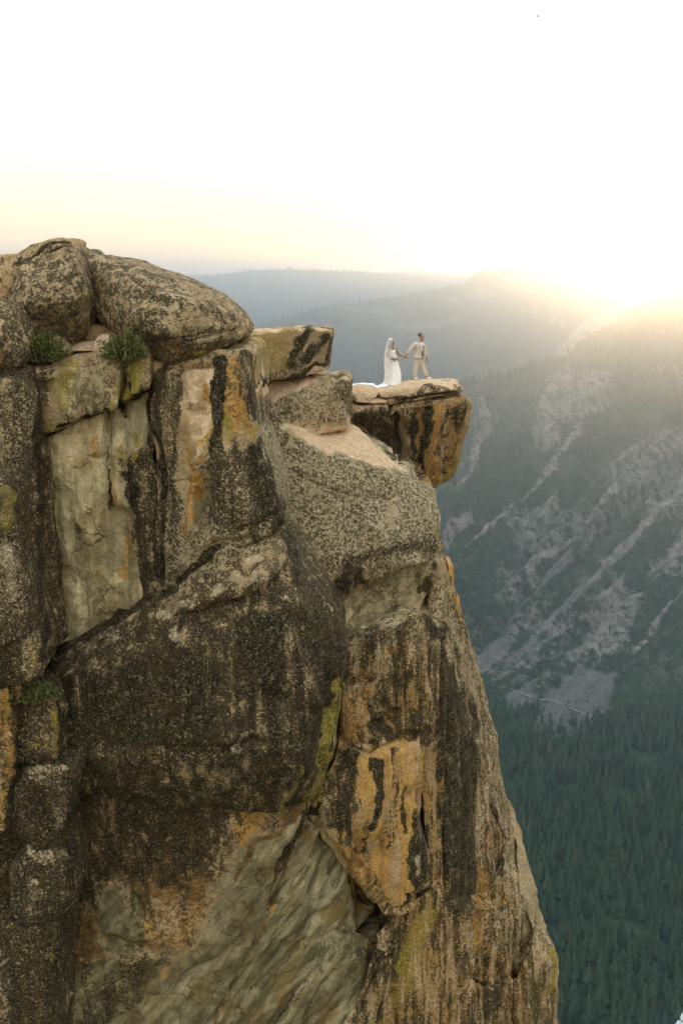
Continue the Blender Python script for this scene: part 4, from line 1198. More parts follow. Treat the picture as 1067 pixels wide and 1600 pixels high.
# big grey sloping slab
block([(396, 668, 31.2), (435, 662, 32.6), (540, 660, 34.2), (604, 706, 33.8), (640, 734, 33.2), (679, 770, 32.6), (685, 800, 32.0), (690, 868, 31.4), (640, 862, 30.6), (600, 862, 30.1), (545, 886, 29.6), (520, 930, 29.3), (454, 880, 29.4), (441, 820, 29.8), (420, 740, 30.4), (520, 706, 31.6), (600, 732, 31.4), (640, 760, 31.2)],
      t=5, k=.12, base={'D': .48}, lump=.14, chip=.07)
# steps behind it
block([(390, 597, 32.6), (424, 624, 32.0), (520, 606, 32.4), (546, 592, 33.0), (545, 640, 32.8), (542, 668, 33.0), (470, 690, 31.8), (396, 680, 31.4)], t=3.2, k=.10, base={'D': .45}, lump=.10, chip=.07)
block([(374, 524, 32.2), (400, 521, 31.9), (470, 514, 32.0), (518, 517, 32.6), (520, 522, 33.0), (516, 568, 33.0), (512, 580, 32.9), (450, 590, 32.0), (394, 601, 31.8), (374, 600, 31.8)], t=3.0, k=.08, base={'D': .42, 'F': .3}, lump=.10, chip=.05)
LEDGE = []
# the overhang and the slabs capping it
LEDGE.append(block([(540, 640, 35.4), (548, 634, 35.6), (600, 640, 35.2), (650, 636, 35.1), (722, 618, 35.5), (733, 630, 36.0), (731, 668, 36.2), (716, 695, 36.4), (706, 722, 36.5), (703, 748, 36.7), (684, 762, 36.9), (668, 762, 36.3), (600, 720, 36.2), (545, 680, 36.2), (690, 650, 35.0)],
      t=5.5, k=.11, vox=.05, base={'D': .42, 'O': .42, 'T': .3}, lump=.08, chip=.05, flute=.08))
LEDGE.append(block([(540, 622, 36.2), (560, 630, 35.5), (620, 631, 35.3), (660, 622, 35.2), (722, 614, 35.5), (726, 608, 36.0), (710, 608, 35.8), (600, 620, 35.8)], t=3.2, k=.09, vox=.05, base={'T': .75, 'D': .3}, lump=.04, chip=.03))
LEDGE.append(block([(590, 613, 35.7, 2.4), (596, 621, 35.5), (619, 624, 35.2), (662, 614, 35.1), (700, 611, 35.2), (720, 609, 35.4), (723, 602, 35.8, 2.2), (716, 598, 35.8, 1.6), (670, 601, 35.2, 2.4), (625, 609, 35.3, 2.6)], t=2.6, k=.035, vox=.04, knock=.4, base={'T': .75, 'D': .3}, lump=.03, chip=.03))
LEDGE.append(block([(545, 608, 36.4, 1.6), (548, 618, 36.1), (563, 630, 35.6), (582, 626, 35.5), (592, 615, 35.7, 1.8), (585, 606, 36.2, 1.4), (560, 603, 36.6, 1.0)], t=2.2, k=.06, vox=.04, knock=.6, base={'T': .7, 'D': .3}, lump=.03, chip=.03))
# broken rocks down the left edge
block([(28, 1098, 23.8), (44, 1076, 24.1), (80, 1080, 24.0), (92, 1120, 23.9), (90, 1190, 23.8), (28, 1195, 23.6)], t=2.5, k=.08, base={'D': .66, 'P': .2}, lump=.10, chip=.09)
block([(14, 1200, 23.7), (60, 1186, 23.8), (106, 1196, 23.7), (119, 1216, 23.6), (112, 1250, 23.7), (90, 1320, 23.9), (30, 1330, 23.9), (10, 1280, 23.8)], t=2.8, k=.16, base={'D': .72, 'P': .22}, lump=.14, chip=.09)
block([(8, 1360, 23.3), (40, 1318, 23.8), (80, 1312, 23.7), (100, 1350, 23.6), (112, 1400, 23.6), (106, 1430, 23.8), (20, 1440, 23.3)], t=2.6, k=.16, base={'D': .72, 'P': .24}, lump=.14, chip=.10)
block([(-40, 1440, 23.2), (30, 1425, 23.3), (92, 1420, 23.7), (84, 1530, 23.7), (62, 1560, 23.6), (68, 1800, 23.8), (-40, 1800, 23.2)], t=2.8, k=.10, base={'D': .68, 'P': .18}, lump=.14, chip=.10)
block([(-120, 1070, 23.2), (24, 1060, 23.3), (34, 1080, 23.5), (12, 1160, 23.4), (-120, 1200, 23.0)], t=2, k=.06, base={'O': .5, 'D': .45}, lump=.08, chip=.07)
block([(-120, 1160, 23.1), (14, 1150, 23.2), (20, 1180, 23.3), (10, 1300, 23.2), (-120, 1320, 23.0)], t=2, k=.06, base={'O': .4, 'D': .5}, lump=.08, chip=.07)
block([(-120, 1290, 23.6), (30, 1280, 23.9), (60, 1500, 23.9), (-120, 1800, 23.5)], t=2, k=.1, base={'D': .9}, lump=.12, chip=.08)
# floor under the boulders
block([(-200, 590, 24.6), (40, 582, 25.2), (120, 562, 26.2), (240, 570, 26.2), (390, 556, 26.4), (400, 620, 27), (-200, 640, 25)], t=12, k=.1, vox=.12, base={'T': .6, 'D': .3}, lump=.06, chip=.03)


def boulder(front, label, name='boulder', **kw):
    o = rock(name, front, **kw)
    return tag(o, label, 'boulder')


boulder([(16, 404, 26.9), (40, 387, 26.7), (74, 373, 26.6), (98, 369, 26.8), (105, 374, 26.9), (102, 383, 26.6), (78, 394, 26.5), (50, 408, 26.4), (26, 414, 26.6)],
        'thin tilted slab of granite lying on top of the tall blocky boulder', t=2.2, k=.09, vox=.05, base={'D': .4, 'O': .22}, lump=.06, chip=.03)
boulder([(20, 412, 26.6), (49, 405, 26.4), (100, 385, 26.6), (120, 389, 26.8), (132, 412, 26.7), (147, 450, 26.8), (144, 490, 26.6), (129, 524, 26.3), (109, 541, 26.3), (75, 524, 26.0), (22, 508, 26.1), (8, 465, 26.4), (34, 432, 25.8), (118, 412, 26.0), (130, 456, 25.9), (40, 478, 25.5), (112, 484, 25.6)],
        'tall blocky brown boulder with a flat sloping top, under the tilted slab', t=3, k=.07, vox=.05, base={'D': .53, 'O': .12, 'R': .4, 'Z': .1, 'N': .2}, lump=.12, chip=.06)
boulder([(-30, 400, 26.6), (18, 397, 26.4), (28, 412, 26.4), (26, 436, 26.3), (8, 468, 26.2), (-30, 480, 26.2)],
        'orange tinted boulder cut by the left edge beside the tall blocky boulder', t=2.6, k=.14, vox=.06, base={'D': .35, 'O': .35, 'T': .3, 'Z': .1}, lump=.1, chip=.05)
boulder([(-60, 480, 24.6), (0, 474, 24.6), (13, 483, 24.6), (28, 512, 24.6), (39, 548, 24.7), (30, 566, 24.6), (-60, 586, 24.4), (0, 530, 24.0)],
        'dark lichen covered boulder at the left edge beside the green shrub', t=2.2, k=.2, vox=.055, base={'D': .58, 'P': .3, 'Z': .1}, lump=.1, chip=.07)
big = rock('boulder', [(126, 400, 27.4), (139, 396, 27.4), (187, 405, 27.2), (240, 431, 27.0), (286, 446, 26.8), (338, 468, 26.6), (369, 494, 26.6), (380, 514, 26.7), (379, 527, 26.6), (356, 540, 26.2), (311, 553, 25.8), (262, 566, 25.6), (236, 558, 25.6), (222, 530, 25.8), (180, 518, 26.3), (150, 510, 26.9), (134, 440, 27.2), (190, 440, 26.0), (240, 452, 25.6), (215, 500, 25.4), (318, 478, 25.5), (330, 515, 25.4), (262, 530, 25.2)],
           t=3.4, k=.12, vox=.05, base={'D': .53, 'O': .08, 'R': .4, 'Z': .1, 'N': .2}, lump=.16, chip=.05, chip_s=.8)
tag(big, 'huge rounded two-lobed boulder overhanging the cliff edge, dark lichen on its nose', 'boulder')
boulder([(126, 518, 27.0), (140, 507, 27.0), (165, 507, 27.0), (180, 516, 27.0), (176, 532, 26.8), (130, 532, 26.8)], 'small grey rock wedged in the gap between the two biggest boulders', t=1.2, k=.14, vox=.045, base={'D': .3, 'Y': .3}, lump=.04, chip=.03)
boulder([(104, 548, 26.3), (118, 535, 26.6), (150, 532, 26.6), (152, 550, 26.2)], 'flat pale rock lying behind the lichen covered ledge between the shrubs', t=1.4, k=.08, vox=.045, base={'T': .7}, lump=.03, chip=.02)
boulder([(144, 552, 26.0), (148, 530, 26.1), (158, 523, 26.1), (182, 525, 26.1), (186, 552, 25.9)], 'pale tan rounded rock just left of the shrub under the huge boulder', t=1.2, k=.12, vox=.045, base={'T': .55}, lump=.04, chip=.03)
boulder([(80, 522, 26.2), (92, 521, 26.2), (108, 545, 26.0), (106, 556, 25.9), (84, 558, 25.9)], 'pale grey rounded rock against the right side of the left shrub', t=1.1, k=.13, vox=.045, base={'P': .42, 'D': .2}, lump=.04, chip=.03)

# ------------------------------------------------------------------ shrubs
STRAW = simple_mat('straw', (0.22, 0.17, 0.08), (0.34, 0.27, 0.14), 6.0)
LEAF = leaf_material('shrub_leaves', (0.05, 0.062, 0.018), (0.19, 0.20, 0.06))


def shrub(c, rx, rz, ry, n, label, seed):
    r = np.random.default_rng(seed)
    # leaf sprays through an uneven mound
    d = r.normal(size=(n, 3)); d /= np.linalg.norm(d, axis=1)[:, None]
    d[:, 2] = np.abs(d[:, 2])
    rad = r.uniform(.3, 1.0, n) ** .6 * (1 + .75 * perlin(d * 3.1, 1, seed)) * np.where(r.random(n) < .06, 1.2, 1.0)
    P = d * rad[:, None] * np.array((rx, ry, rz))
    L = r.uniform(.05, .11, n)
    ax = d + r.normal(0, .55, (n, 3)); ax[:, 2] += .3; ax /= np.linalg.norm(ax, axis=1)[:, None]
    sd = np.cross(ax, r.normal(size=(n, 3))); sd /= np.linalg.norm(sd, axis=1)[:, None]
    w = L * .28
    V = np.stack((P, P + ax * (L * .5)[:, None] + sd * w[:, None], P + ax * L[:, None], P + ax * (L * .5)[:, None] - sd * w[:, None]), 1).reshape(-1, 3)
    Fc = np.arange(n * 4).reshape(n, 4)
    root = bpy.data.objects.new('shrub', None)
    COL.objects.link(root)
    root.location = c
    tag(root, label, 'shrub')
    me = mesh_from('foliage', V, Fc, LEAF, False)
    tn = np.repeat(np.clip(.45 + .35 * perlin(P, 3.0, seed + 1) + r.normal(0, .15, n), 0, 1), 4)
    add_attr(me, 'tint', np.stack((tn, tn * 0, tn * 0, tn * 0 + 1), -1))
    tag(link('foliage', me, root), kind='stuff')
    Vb, Fb = [], []
    for i in range(14):
        e = d[i] * np.array((rx, ry, rz)) * .85
        o = np.array((r.uniform(-.1, .1), r.uniform(-.1, .1), -.1))
        b = len(Vb)
        for q, rr in ((o, .02), (o * .4 + e * .6 + np.array((0, 0, -.03)), .012), (e, .004)):
            for s in range(5): Vb.append((q[0] + rr * math.cos(s * 1.257), q[1] + rr * math.sin(s * 1.257), q[2]))
        for a in (0, 5):
            for s in range(5): Fb.append((b + a + s, b + a + (s + 1) % 5, b + a + 5 + (s + 1) % 5, b + a + 5 + s))
    link('stem', mesh_from('stem', Vb, Fb, BARK), root)
    Vg, Fg = [], []
    for i in range(70):
        a = r.uniform(0, 6.28); q = np.array((math.cos(a) * rx * r.uniform(.1, 1.0), math.sin(a) * ry * r.uniform(.1, .9), -.03))
        tip = q + np.array((math.cos(a) * r.uniform(.05, .3), math.sin(a) * r.uniform(.05, .25), rz * r.uniform(.7, 1.55)))
        mid = (q + tip) / 2 + r.normal(0, .03, 3) + np.array((0, 0, .05)); w = np.array((-math.sin(a), math.cos(a), 0)) * .008
        b = len(Vg)
        Vg += [q - w, q + w, mid + w * .8, mid - w * .8, tip]
        Fg += [(b, b + 1, b + 2, b + 3), (b + 3, b + 2, b + 4)]
    tag(link('dry_stalks', mesh_from('dry_stalks', Vg, Fg, STRAW), root), kind='stuff')


shrub(at(66, 562, 25.55), .58, .62, .45, 3600, 'low dark green shrub between the dark edge boulder and a pale rounded rock', 1)
shrub(at(196, 560, 25.35), .52, .55, .4, 3200, 'low green shrub under the huge rounded boulder on the ledge rim', 2)
shrub(at(60, 1090, 23.7), .42, .36, .35, 2600, 'small mossy shrub in a cleft at the left edge, below the orange stained rock', 3)

# ------------------------------------------------------------------ bird
def bird():
    m = simple_mat('feathers', (0.02, 0.02, 0.02), (0.05, 0.045, 0.04), 9.0)
    c = Vector(at(839.5, 25.5, 120.0))
    prof = [(-.30, .005, .0), (-.20, .05, .0), (-.05, .075, .0), (.12, .07, .01), (.2, .04, .03), (.25, .045, .035), (.30, .03, .03), (.36, .004, .02)]
    V, Fc = [], []
    for x, r, z in prof:
        for s in range(8): V.append((x, r * math.cos(s * .7854), z + r * .85 * math.sin(s * .7854)))
    for k in range(len(prof) - 1):
        for s in range(8): Fc.append((k * 8 + s, k * 8 + (s + 1) % 8, k * 8 + 8 + (s + 1) % 8, k * 8 + 8 + s))
    b = link('bird', mesh_from('bird', V, Fc, m))
    b.location = c
    b.scale = (.6, .6, .6)
    b.rotation_euler = (math.radians(35), math.radians(-30), math.radians(20))
    tag(b, 'small dark bird gliding high in the pale sky', 'bird')
    for sgn in (-1, 1):
        pts = [(.10, .05, .03), (.16, .30, .10), (.10, .58, .08), (-.02, .60, .07), (-.04, .30, .08), (-.08, .05, .02)]
        V = [(x, sgn * y, z) for x, y, z in pts] + [(x, sgn * y, z + .018) for x, y, z in pts]
        Fc = [(0, 1, 4, 5), (1, 2, 3, 4), (6, 11, 10, 7), (7, 10, 9, 8)] + [(i, i + 6, (i + 1) % 6 + 6, (i + 1) % 6) for i in range(6)]
        link('wing', mesh_from('wing', V, Fc, m), b)
    V = [(-.27, -.03, 0), (-.48, -.09, .0), (-.50, 0, .0), (-.48, .09, .0), (-.27, .03, 0)]
    V += [(x, y, z + .015) for x, y, z in V]
    Fc = [(0, 4, 3, 2, 1), (5, 6, 7, 8, 9)] + [(i, (i + 1) % 5, (i + 1) % 5 + 5, i + 5) for i in range(5)]
    link('tail', mesh_from('tail', V, Fc, m), b)


bird()

# ------------------------------------------------------------------ the couple
LEDGE_BVH = bvh_of(LEDGE)


def ground(x, y):
    best = None
    for b in LEDGE_BVH:
        h = b.ray_cast(Vector((x, y, 5)), Vector((0, 0, -1)))
        if h[0] is not None and (best is None or h[0].z > best): best = h[0].z
    return best


def skinned(name, joints, bones, mat, parent=None, sub=2, root=None):
    """One continuous body or garment grown around a posed skeleton. joints: key -> (x, y, z, rx, ry)."""
    keys = list(joints)
    if root:
        keys.remove(root); keys.insert(0, root)
    me = bpy.data.meshes.new('skeleton')
    me.from_pydata([joints[k][:3] for k in keys], [(keys.index(a), keys.index(b)) for a, b in bones], [])

    def setup(o):
        md = o.modifiers.new('s', 'SKIN'); md.use_smooth_shade = True; md.branch_smoothing = .4
        for i, k in enumerate(keys):
            sv = o.data.skin_vertices[0].data[i]
            rx_, ry_ = joints[k][3], joints[k][4] if len(joints[k]) > 4 else joints[k][3]
            gf = 1.28 if rx_ > .022 else 1.08
            sv.radius = (rx_ * gf, ry_ * gf)
            sv.use_root = (i == 0)
        sb = o.modifiers.new('u', 'SUBSURF'); sb.levels = sub
    V, Fc = evaluated(me, setup)
    return link(name, mesh_from(name, V, Fc, mat), parent)


MPX = 0.02415                       # metres per photo pixel at the couple


class Fig:
    def __init__(self, u0, v0): self.u0, self.v0 = u0, v0
    def __call__(self, u, v, y=0.0, rx=.05, ry=None):
        return ((u - self.u0) * MPX, y, (self.v0 - v) * MPX, rx, rx if ry is None else ry)


def hand(J, B, wrist, palm_co, d, side, key, curl=(0, 0, -1)):
    """Palm and five separate, unequal, bent fingers; d: finger direction, side: across the palm towards the thumb."""
    p, d, side, curl = Vector(palm_co), Vector(d).normalized(), Vector(side).normalized(), Vector(curl).normalized()
    J[key + 'palm'] = (*p, .026, .018); B.append((wrist, key + 'palm'))
    for i, (off, ln) in enumerate(((.026, .072), (.009, .08), (-.009, .075), (-.025, .058))):
        a = p + side * off + d * .035
        b = a + d * ln * .5 + curl * .006
        c = b + d * ln * .34 + curl * .024
        for q, (co, r) in enumerate(((a, .011), (b, .0095), (c, .008))):
            J[f'{key}f{i}{q}'] = (*co, r)
        B += [(key + 'palm', f'{key}f{i}0'), (f'{key}f{i}0', f'{key}f{i}1'), (f'{key}f{i}1', f'{key}f{i}2')]
    a = p + side * .036 - d * .01; b = a + d * .035 + side * .014 + curl * .008
    J[key + 't0'] = (*a, .0125); J[key + 't1'] = (*b, .0095)
    B += [(key + 'palm', key + 't0'), (key + 't0', key + 't1')]


def mat_plain(name, c1, c2, scale=30, rough=.8):
    return simple_mat(name, c1, c2, scale, rough)


SKIN_M = mat_plain('skin_tan', (0.36, 0.19, 0.11), (0.42, 0.235, 0.14), 12, .55)
SKIN_F = mat_plain('skin_brown', (0.30, 0.155, 0.085), (0.36, 0.19, 0.11), 12, .55)
SUIT = mat_plain('suit_cloth', (0.52, 0.44, 0.36), (0.60, 0.52, 0.44), 60)
VEST = mat_plain('waistcoat_cloth', (0.20, 0.165, 0.135), (0.26, 0.22, 0.18), 60)
WHITE = mat_plain('white_cotton', (0.74, 0.71, 0.68), (0.80, 0.78, 0.75), 30)
SATIN = mat_plain('white_satin', (0.84, 0.82, 0.79), (0.90, 0.88, 0.86), 14, .5)
SHOE = mat_plain('white_leather', (0.70, 0.67, 0.64), (0.78, 0.76, 0.74), 30, .5)
HAIR_D = mat_plain('dark_hair', (0.10, 0.06, 0.035), (0.16, 0.10, 0.06), 80, .6)
HAIR_B = mat_plain('brown_hair', (0.10, 0.055, 0.025), (0.22, 0.125, 0.06), 60, .55)
EYE = mat_plain('eye', (0.02, 0.015, 0.012), (0.03, 0.02, 0.016), 20, .2)
LIP = mat_plain('lips', (0.33, 0.11, 0.09), (0.38, 0.13, 0.11), 20, .5)
PETAL = mat_plain('petals', (0.72, 0.62, 0.56), (0.82, 0.76, 0.72), 40)
GREENS = mat_plain('bouquet_greens', (0.16, 0.18, 0.13), (0.24, 0.26, 0.20), 40)


def blob(name, c, r, mat, parent, seg=10, rings=7, squash=(1, 1, 1)):
    bm = bmesh.new()
    bmesh.ops.create_uvsphere(bm, u_segments=seg, v_segments=rings, radius=r)
    for v in bm.verts: v.co = Vector((v.co.x * squash[0] + c[0], v.co.y * squash[1] + c[1], v.co.z * squash[2] + c[2]))
    me = bpy.data.meshes.new(name); bm.to_mesh(me); bm.free()
    me.materials.append(mat)
    me.polygons.foreach_set('use_smooth', [True] * len(me.polygons))
    return link(name, me, parent)


def face(root, head, fwd, skin_mat, hr=.09):
    """Eyes, brows, mouth on the side the face is turned to."""
    h = Vector(head); f = Vector(fwd).normalized()
    side = f.cross(Vector((0, 0, 1))).normalized()
    for sg in (-1, 1):
        e = h + f * hr * .90 + side * sg * .032 + Vector((0, 0, .012))
        blob('eye', e, .011, EYE, root, 8, 6)
        b = e + Vector((0, 0, .022)) + f * .004
        blob('eyebrow', b, .015, HAIR_D, root, 8, 5, (1, 1, .3))
        blob('ear', h + side * sg * hr * .93 - f * .005 - Vector((0, 0, .005)), .027, skin_mat, root, 8, 6, (.7, .7, 1.15))
    blob('mouth', h + f * hr * .93 - Vector((0, 0, .052)), .02, LIP, root, 8, 5, (1, 1, .4))


def groom():
    P = Fig(659, 592)
    J = {
        'pelvis': P(653, 561, 0, .115, .09), 'waist': P(653.2, 553, 0, .115, .085), 'chest': P(653.6, 544, 0, .14, .1), 'upper': P(654, 538.5, 0, .12, .08),
        'neck': P(655.3, 533.9, -.005, .058), 'jaw': P(656.8, 530.2, -.02, .058, .06), 'head': P(656.8, 526.4, -.02, .074, .078), 'skull': P(656.0, 523.4, -.01, .07, .072), 'top': P(656.0, 521.6, -.01, .045),
        'chin': P(658.9, 530.9, -.045, .024), 'nose': P(660.3, 527.2, -.06, .014),
        'rsho': P(647.2, 538.2, -.06, .062), 'relb': P(639.6, 547.8, -.09, .043), 'rwri': P(634.9, 553.6, -.10, .029),
        'lsho': P(661.0, 538.6, .02, .058), 'lelb': P(664.2, 549.5, .03, .042), 'lwri': P(665.6, 558.6, -.02, .028),
        'rhip': P(650.3, 563, -.04, .085), 'rkne': P(648.6, 576, -.06, .056), 'rank': P(648.2, 588.5, -.02, .038), 'rfoo': P(650.4, 590.8, -.07, .035),
        'lhip': P(656.6, 563, .03, .085), 'lkne': P(661.4, 575.5, .02, .056), 'lank': P(667, 587.8, .03, .038), 'lfoo': P(671, 590.0, -.01, .035),
    }
    B = [('pelvis', 'waist'), ('waist', 'chest'), ('chest', 'upper'), ('upper', 'neck'), ('neck', 'jaw'), ('jaw', 'head'), ('head', 'skull'), ('skull', 'top'), ('jaw', 'chin'), ('head', 'nose'),
         ('upper', 'rsho'), ('rsho', 'relb'), ('relb', 'rwri'), ('upper', 'lsho'), ('lsho', 'lelb'), ('lelb', 'lwri'),
         ('pelvis', 'rhip'), ('rhip', 'rkne'), ('rkne', 'rank'), ('rank', 'rfoo'), ('pelvis', 'lhip'), ('lhip', 'lkne'), ('lkne', 'lank'), ('lank', 'lfoo')]
    hand(J, B, 'rwri', P(633.3, 555.3, -.10)[:3], (-.6, -.1, -.8), (.5, -.7, -.3), 'r', (.4, .3, -.5))
    hand(J, B, 'lwri', P(666.2, 561.2, -.03)[:3], (.15, -.1, -1), (.2, -1, 0), 'l', (-.6, 0, -.4))
    body = skinned('person', J, B, SKIN_M, root='pelvis')
    tag(body, 'man in a beige suit and white shoes, striding ahead and reaching back', 'person')
    face(body, P(656.8, 526.6, -.02)[:3], (.72, -.62, .12), SKIN_M, .104)
    blob('hair', P(655.3, 523.9, .01)[:3], .108, HAIR_D, body, 14, 10, (.92, 1.0, .74))
    blob('beard', P(658.3, 530.9, -.05)[:3], .058, HAIR_D, body, 12, 8, (1, 1, .6))
    # jacket: body and sleeves in one piece, the front hanging open
    K = {'hem': P(651.8, 562.5, 0, .185, .135), 'hip': P(651.9, 558, 0, .175, .13), 'waist': P(652.3, 551.5, -.0, .16, .12), 'chest': P(652.7, 543.5, 0, .175, .125), 'yoke': P(653.2, 537.8, 0, .125, .09), 'collar': P(654.6, 534.4, .01, .075, .07),
         'rs': P(646.8, 538.6, -.06, .082), 're': P(639.4, 547.8, -.09, .062), 'rw': P(635.1, 553.2, -.10, .049),
         'ls': P(661.2, 538.9, .02, .078), 'le': P(664.6, 549.5, .03, .06), 'lw': P(665.8, 557.8, -.015, .048)}
    skinned('jacket', K, [('hem', 'hip'), ('hip', 'waist'), ('waist', 'chest'), ('chest', 'yoke'), ('yoke', 'collar'), ('yoke', 'rs'), ('rs', 're'), ('re', 'rw'), ('yoke', 'ls'), ('ls', 'le'), ('le', 'lw')], SUIT, body, root='waist')
    K = {'a': P(661.3, 539, -.10, .035, .03), 'b': P(662.4, 549, -.12, .04, .022), 'c': P(662.6, 561.5, -.12, .045, .018)}
    skinned('jacket_front', K, [('a', 'b'), ('b', 'c')], SUIT, body, root='a')
    K = {'a': P(650.8, 537.5, -.11, .03, .02), 'b': P(655.2, 548, -.14, .025, .015)}
    skinned('lapel', K, [('a', 'b')], SUIT, body, root='a')
    K = {'a': P(655.4, 535.2, -.075, .05, .04), 'b': P(657.2, 541, -.105, .05, .04), 'c': P(658.3, 550, -.10, .035, .035)}
    skinned('shirt', K, [('a', 'b'), ('b', 'c')], WHITE, body, root='a')
    K = {'a': P(658.9, 546, -.095, .045, .045), 'b': P(659.2, 553, -.095, .06, .05), 'c': P(659.2, 558.5, -.09, .055, .045)}
    skinned('waistcoat', K, [('a', 'b'), ('b', 'c')], VEST, body, root='a')
    K = {'waist': P(653.2, 558, 0, .135, .105), 'pel': P(653.2, 562.5, 0, .135, .105), 'rh': P(650.2, 566, -.04, .1), 'rk': P(648.6, 577, -.06, .078), 'ra': P(648.1, 589.2, -.02, .066),
         'lh': P(656.6, 566, .03, .1), 'lk': P(661.4, 576.5, .02, .078), 'la': P(667.0, 588.4, .03, .064)}
    skinned('trousers', K, [('waist', 'pel'), ('pel', 'rh'), ('rh', 'rk'), ('rk', 'ra'), ('pel', 'lh'), ('lh', 'lk'), ('lk', 'la')], SUIT, body, root='pel')
    for (hu, hv, hy, tu, tv, ty) in ((647.6, 590.4, -.01, 651.6, 590.9, -.12), (666.4, 589.7, .04, 673.6, 590.6, -.05)):
        K = {'heel': P(hu, hv, hy, .05, .055), 'mid': P((hu + tu) / 2, (hv + tv) / 2 + .2, (hy + ty) / 2, .05, .045), 'toe': P(tu, tv + .2, ty, .04, .032)}
        skinned('shoe', K, [('heel', 'mid'), ('mid', 'toe')], SHOE, body, root='heel')
    fl = blob('boutonniere', P(660.6, 540.2, -.15)[:3], .03, PETAL, body)
    blob('leaf', P(661.2, 541.6, -.145)[:3], .026, GREENS, body, 8, 6, (1, .6, .7))
    return body


def ring_mesh(name, rings, mat, parent, folds=0.0, nf=9, n=40, open_arc=None, thick=0.0, seed=0):
    """Cloth from stacked ellipses. rings: (cx, cy, z, rx, ry)."""
    V, Fc = [], []
    a0, a1 = open_arc or (0, 2 * math.pi)
    cols = n if open_arc is None else n + 1
    for k, (cx, cy, z, rx, ry) in enumerate(rings):
        amt = folds * k / max(1, len(rings) - 1)
        for i in range(cols):
            a = a0 + (a1 - a0) * i / n
            f = 1 + amt * (math.sin(nf * a + seed) + .5 * math.sin((nf * 1.7) * a + 2 + k * .12))
            V.append((cx + rx * f * math.cos(a), cy + ry * f * math.sin(a), z))
    for k in range(len(rings) - 1):
        for i in range(n if open_arc is None else n):
            j = (i + 1) % cols if open_arc is None else i + 1
            Fc.append((k * cols + i, k * cols + j, (k + 1) * cols + j, (k + 1) * cols + i))
    me = mesh_from(name, V, Fc, mat)
    if thick:
        me0 = me

        def setup(o):
            sd = o.modifiers.new('t', 'SOLIDIFY'); sd.thickness = thick
        V, Fc = evaluated(me0, setup)
        me = mesh_from(name, V, Fc, mat)
    return link(name, me, parent)


def veil_material():
    m = bpy.data.materials.new('veil_tulle')
    m.use_nodes = True
    nt = m.node_tree; nt.nodes.clear()
    k = NB(nt)
    out = k.n('ShaderNodeOutputMaterial'); mx = k.n('ShaderNodeMixShader')
    tr = k.n('ShaderNodeBsdfTransparent'); mx2 = k.n('ShaderNodeMixShader'); tl = k.n('ShaderNodeBsdfTranslucent'); df = k.n('ShaderNodeBsdfDiffuse')
    df.inputs[0].default_value = (.9, .89, .87, 1); tl.inputs[0].default_value = (.9, .89, .87, 1)
    g = nt.nodes.new('ShaderNodeTexCoord').outputs['Object']
    w = k.noise(g, 9, 3)
    k.put(mx.inputs[0], k.ramp(w, .3, .7, .5, .72))
    mx2.inputs[0].default_value = .5
    nt.links.new(df.outputs[0], mx2.inputs[1]); nt.links.new(tl.outputs[0], mx2.inputs[2])
    nt.links.new(tr.outputs[0], mx.inputs[1]); nt.links.new(mx2.outputs[0], mx.inputs[2])
    nt.links.new(mx.outputs[0], out.inputs[0])
    return m


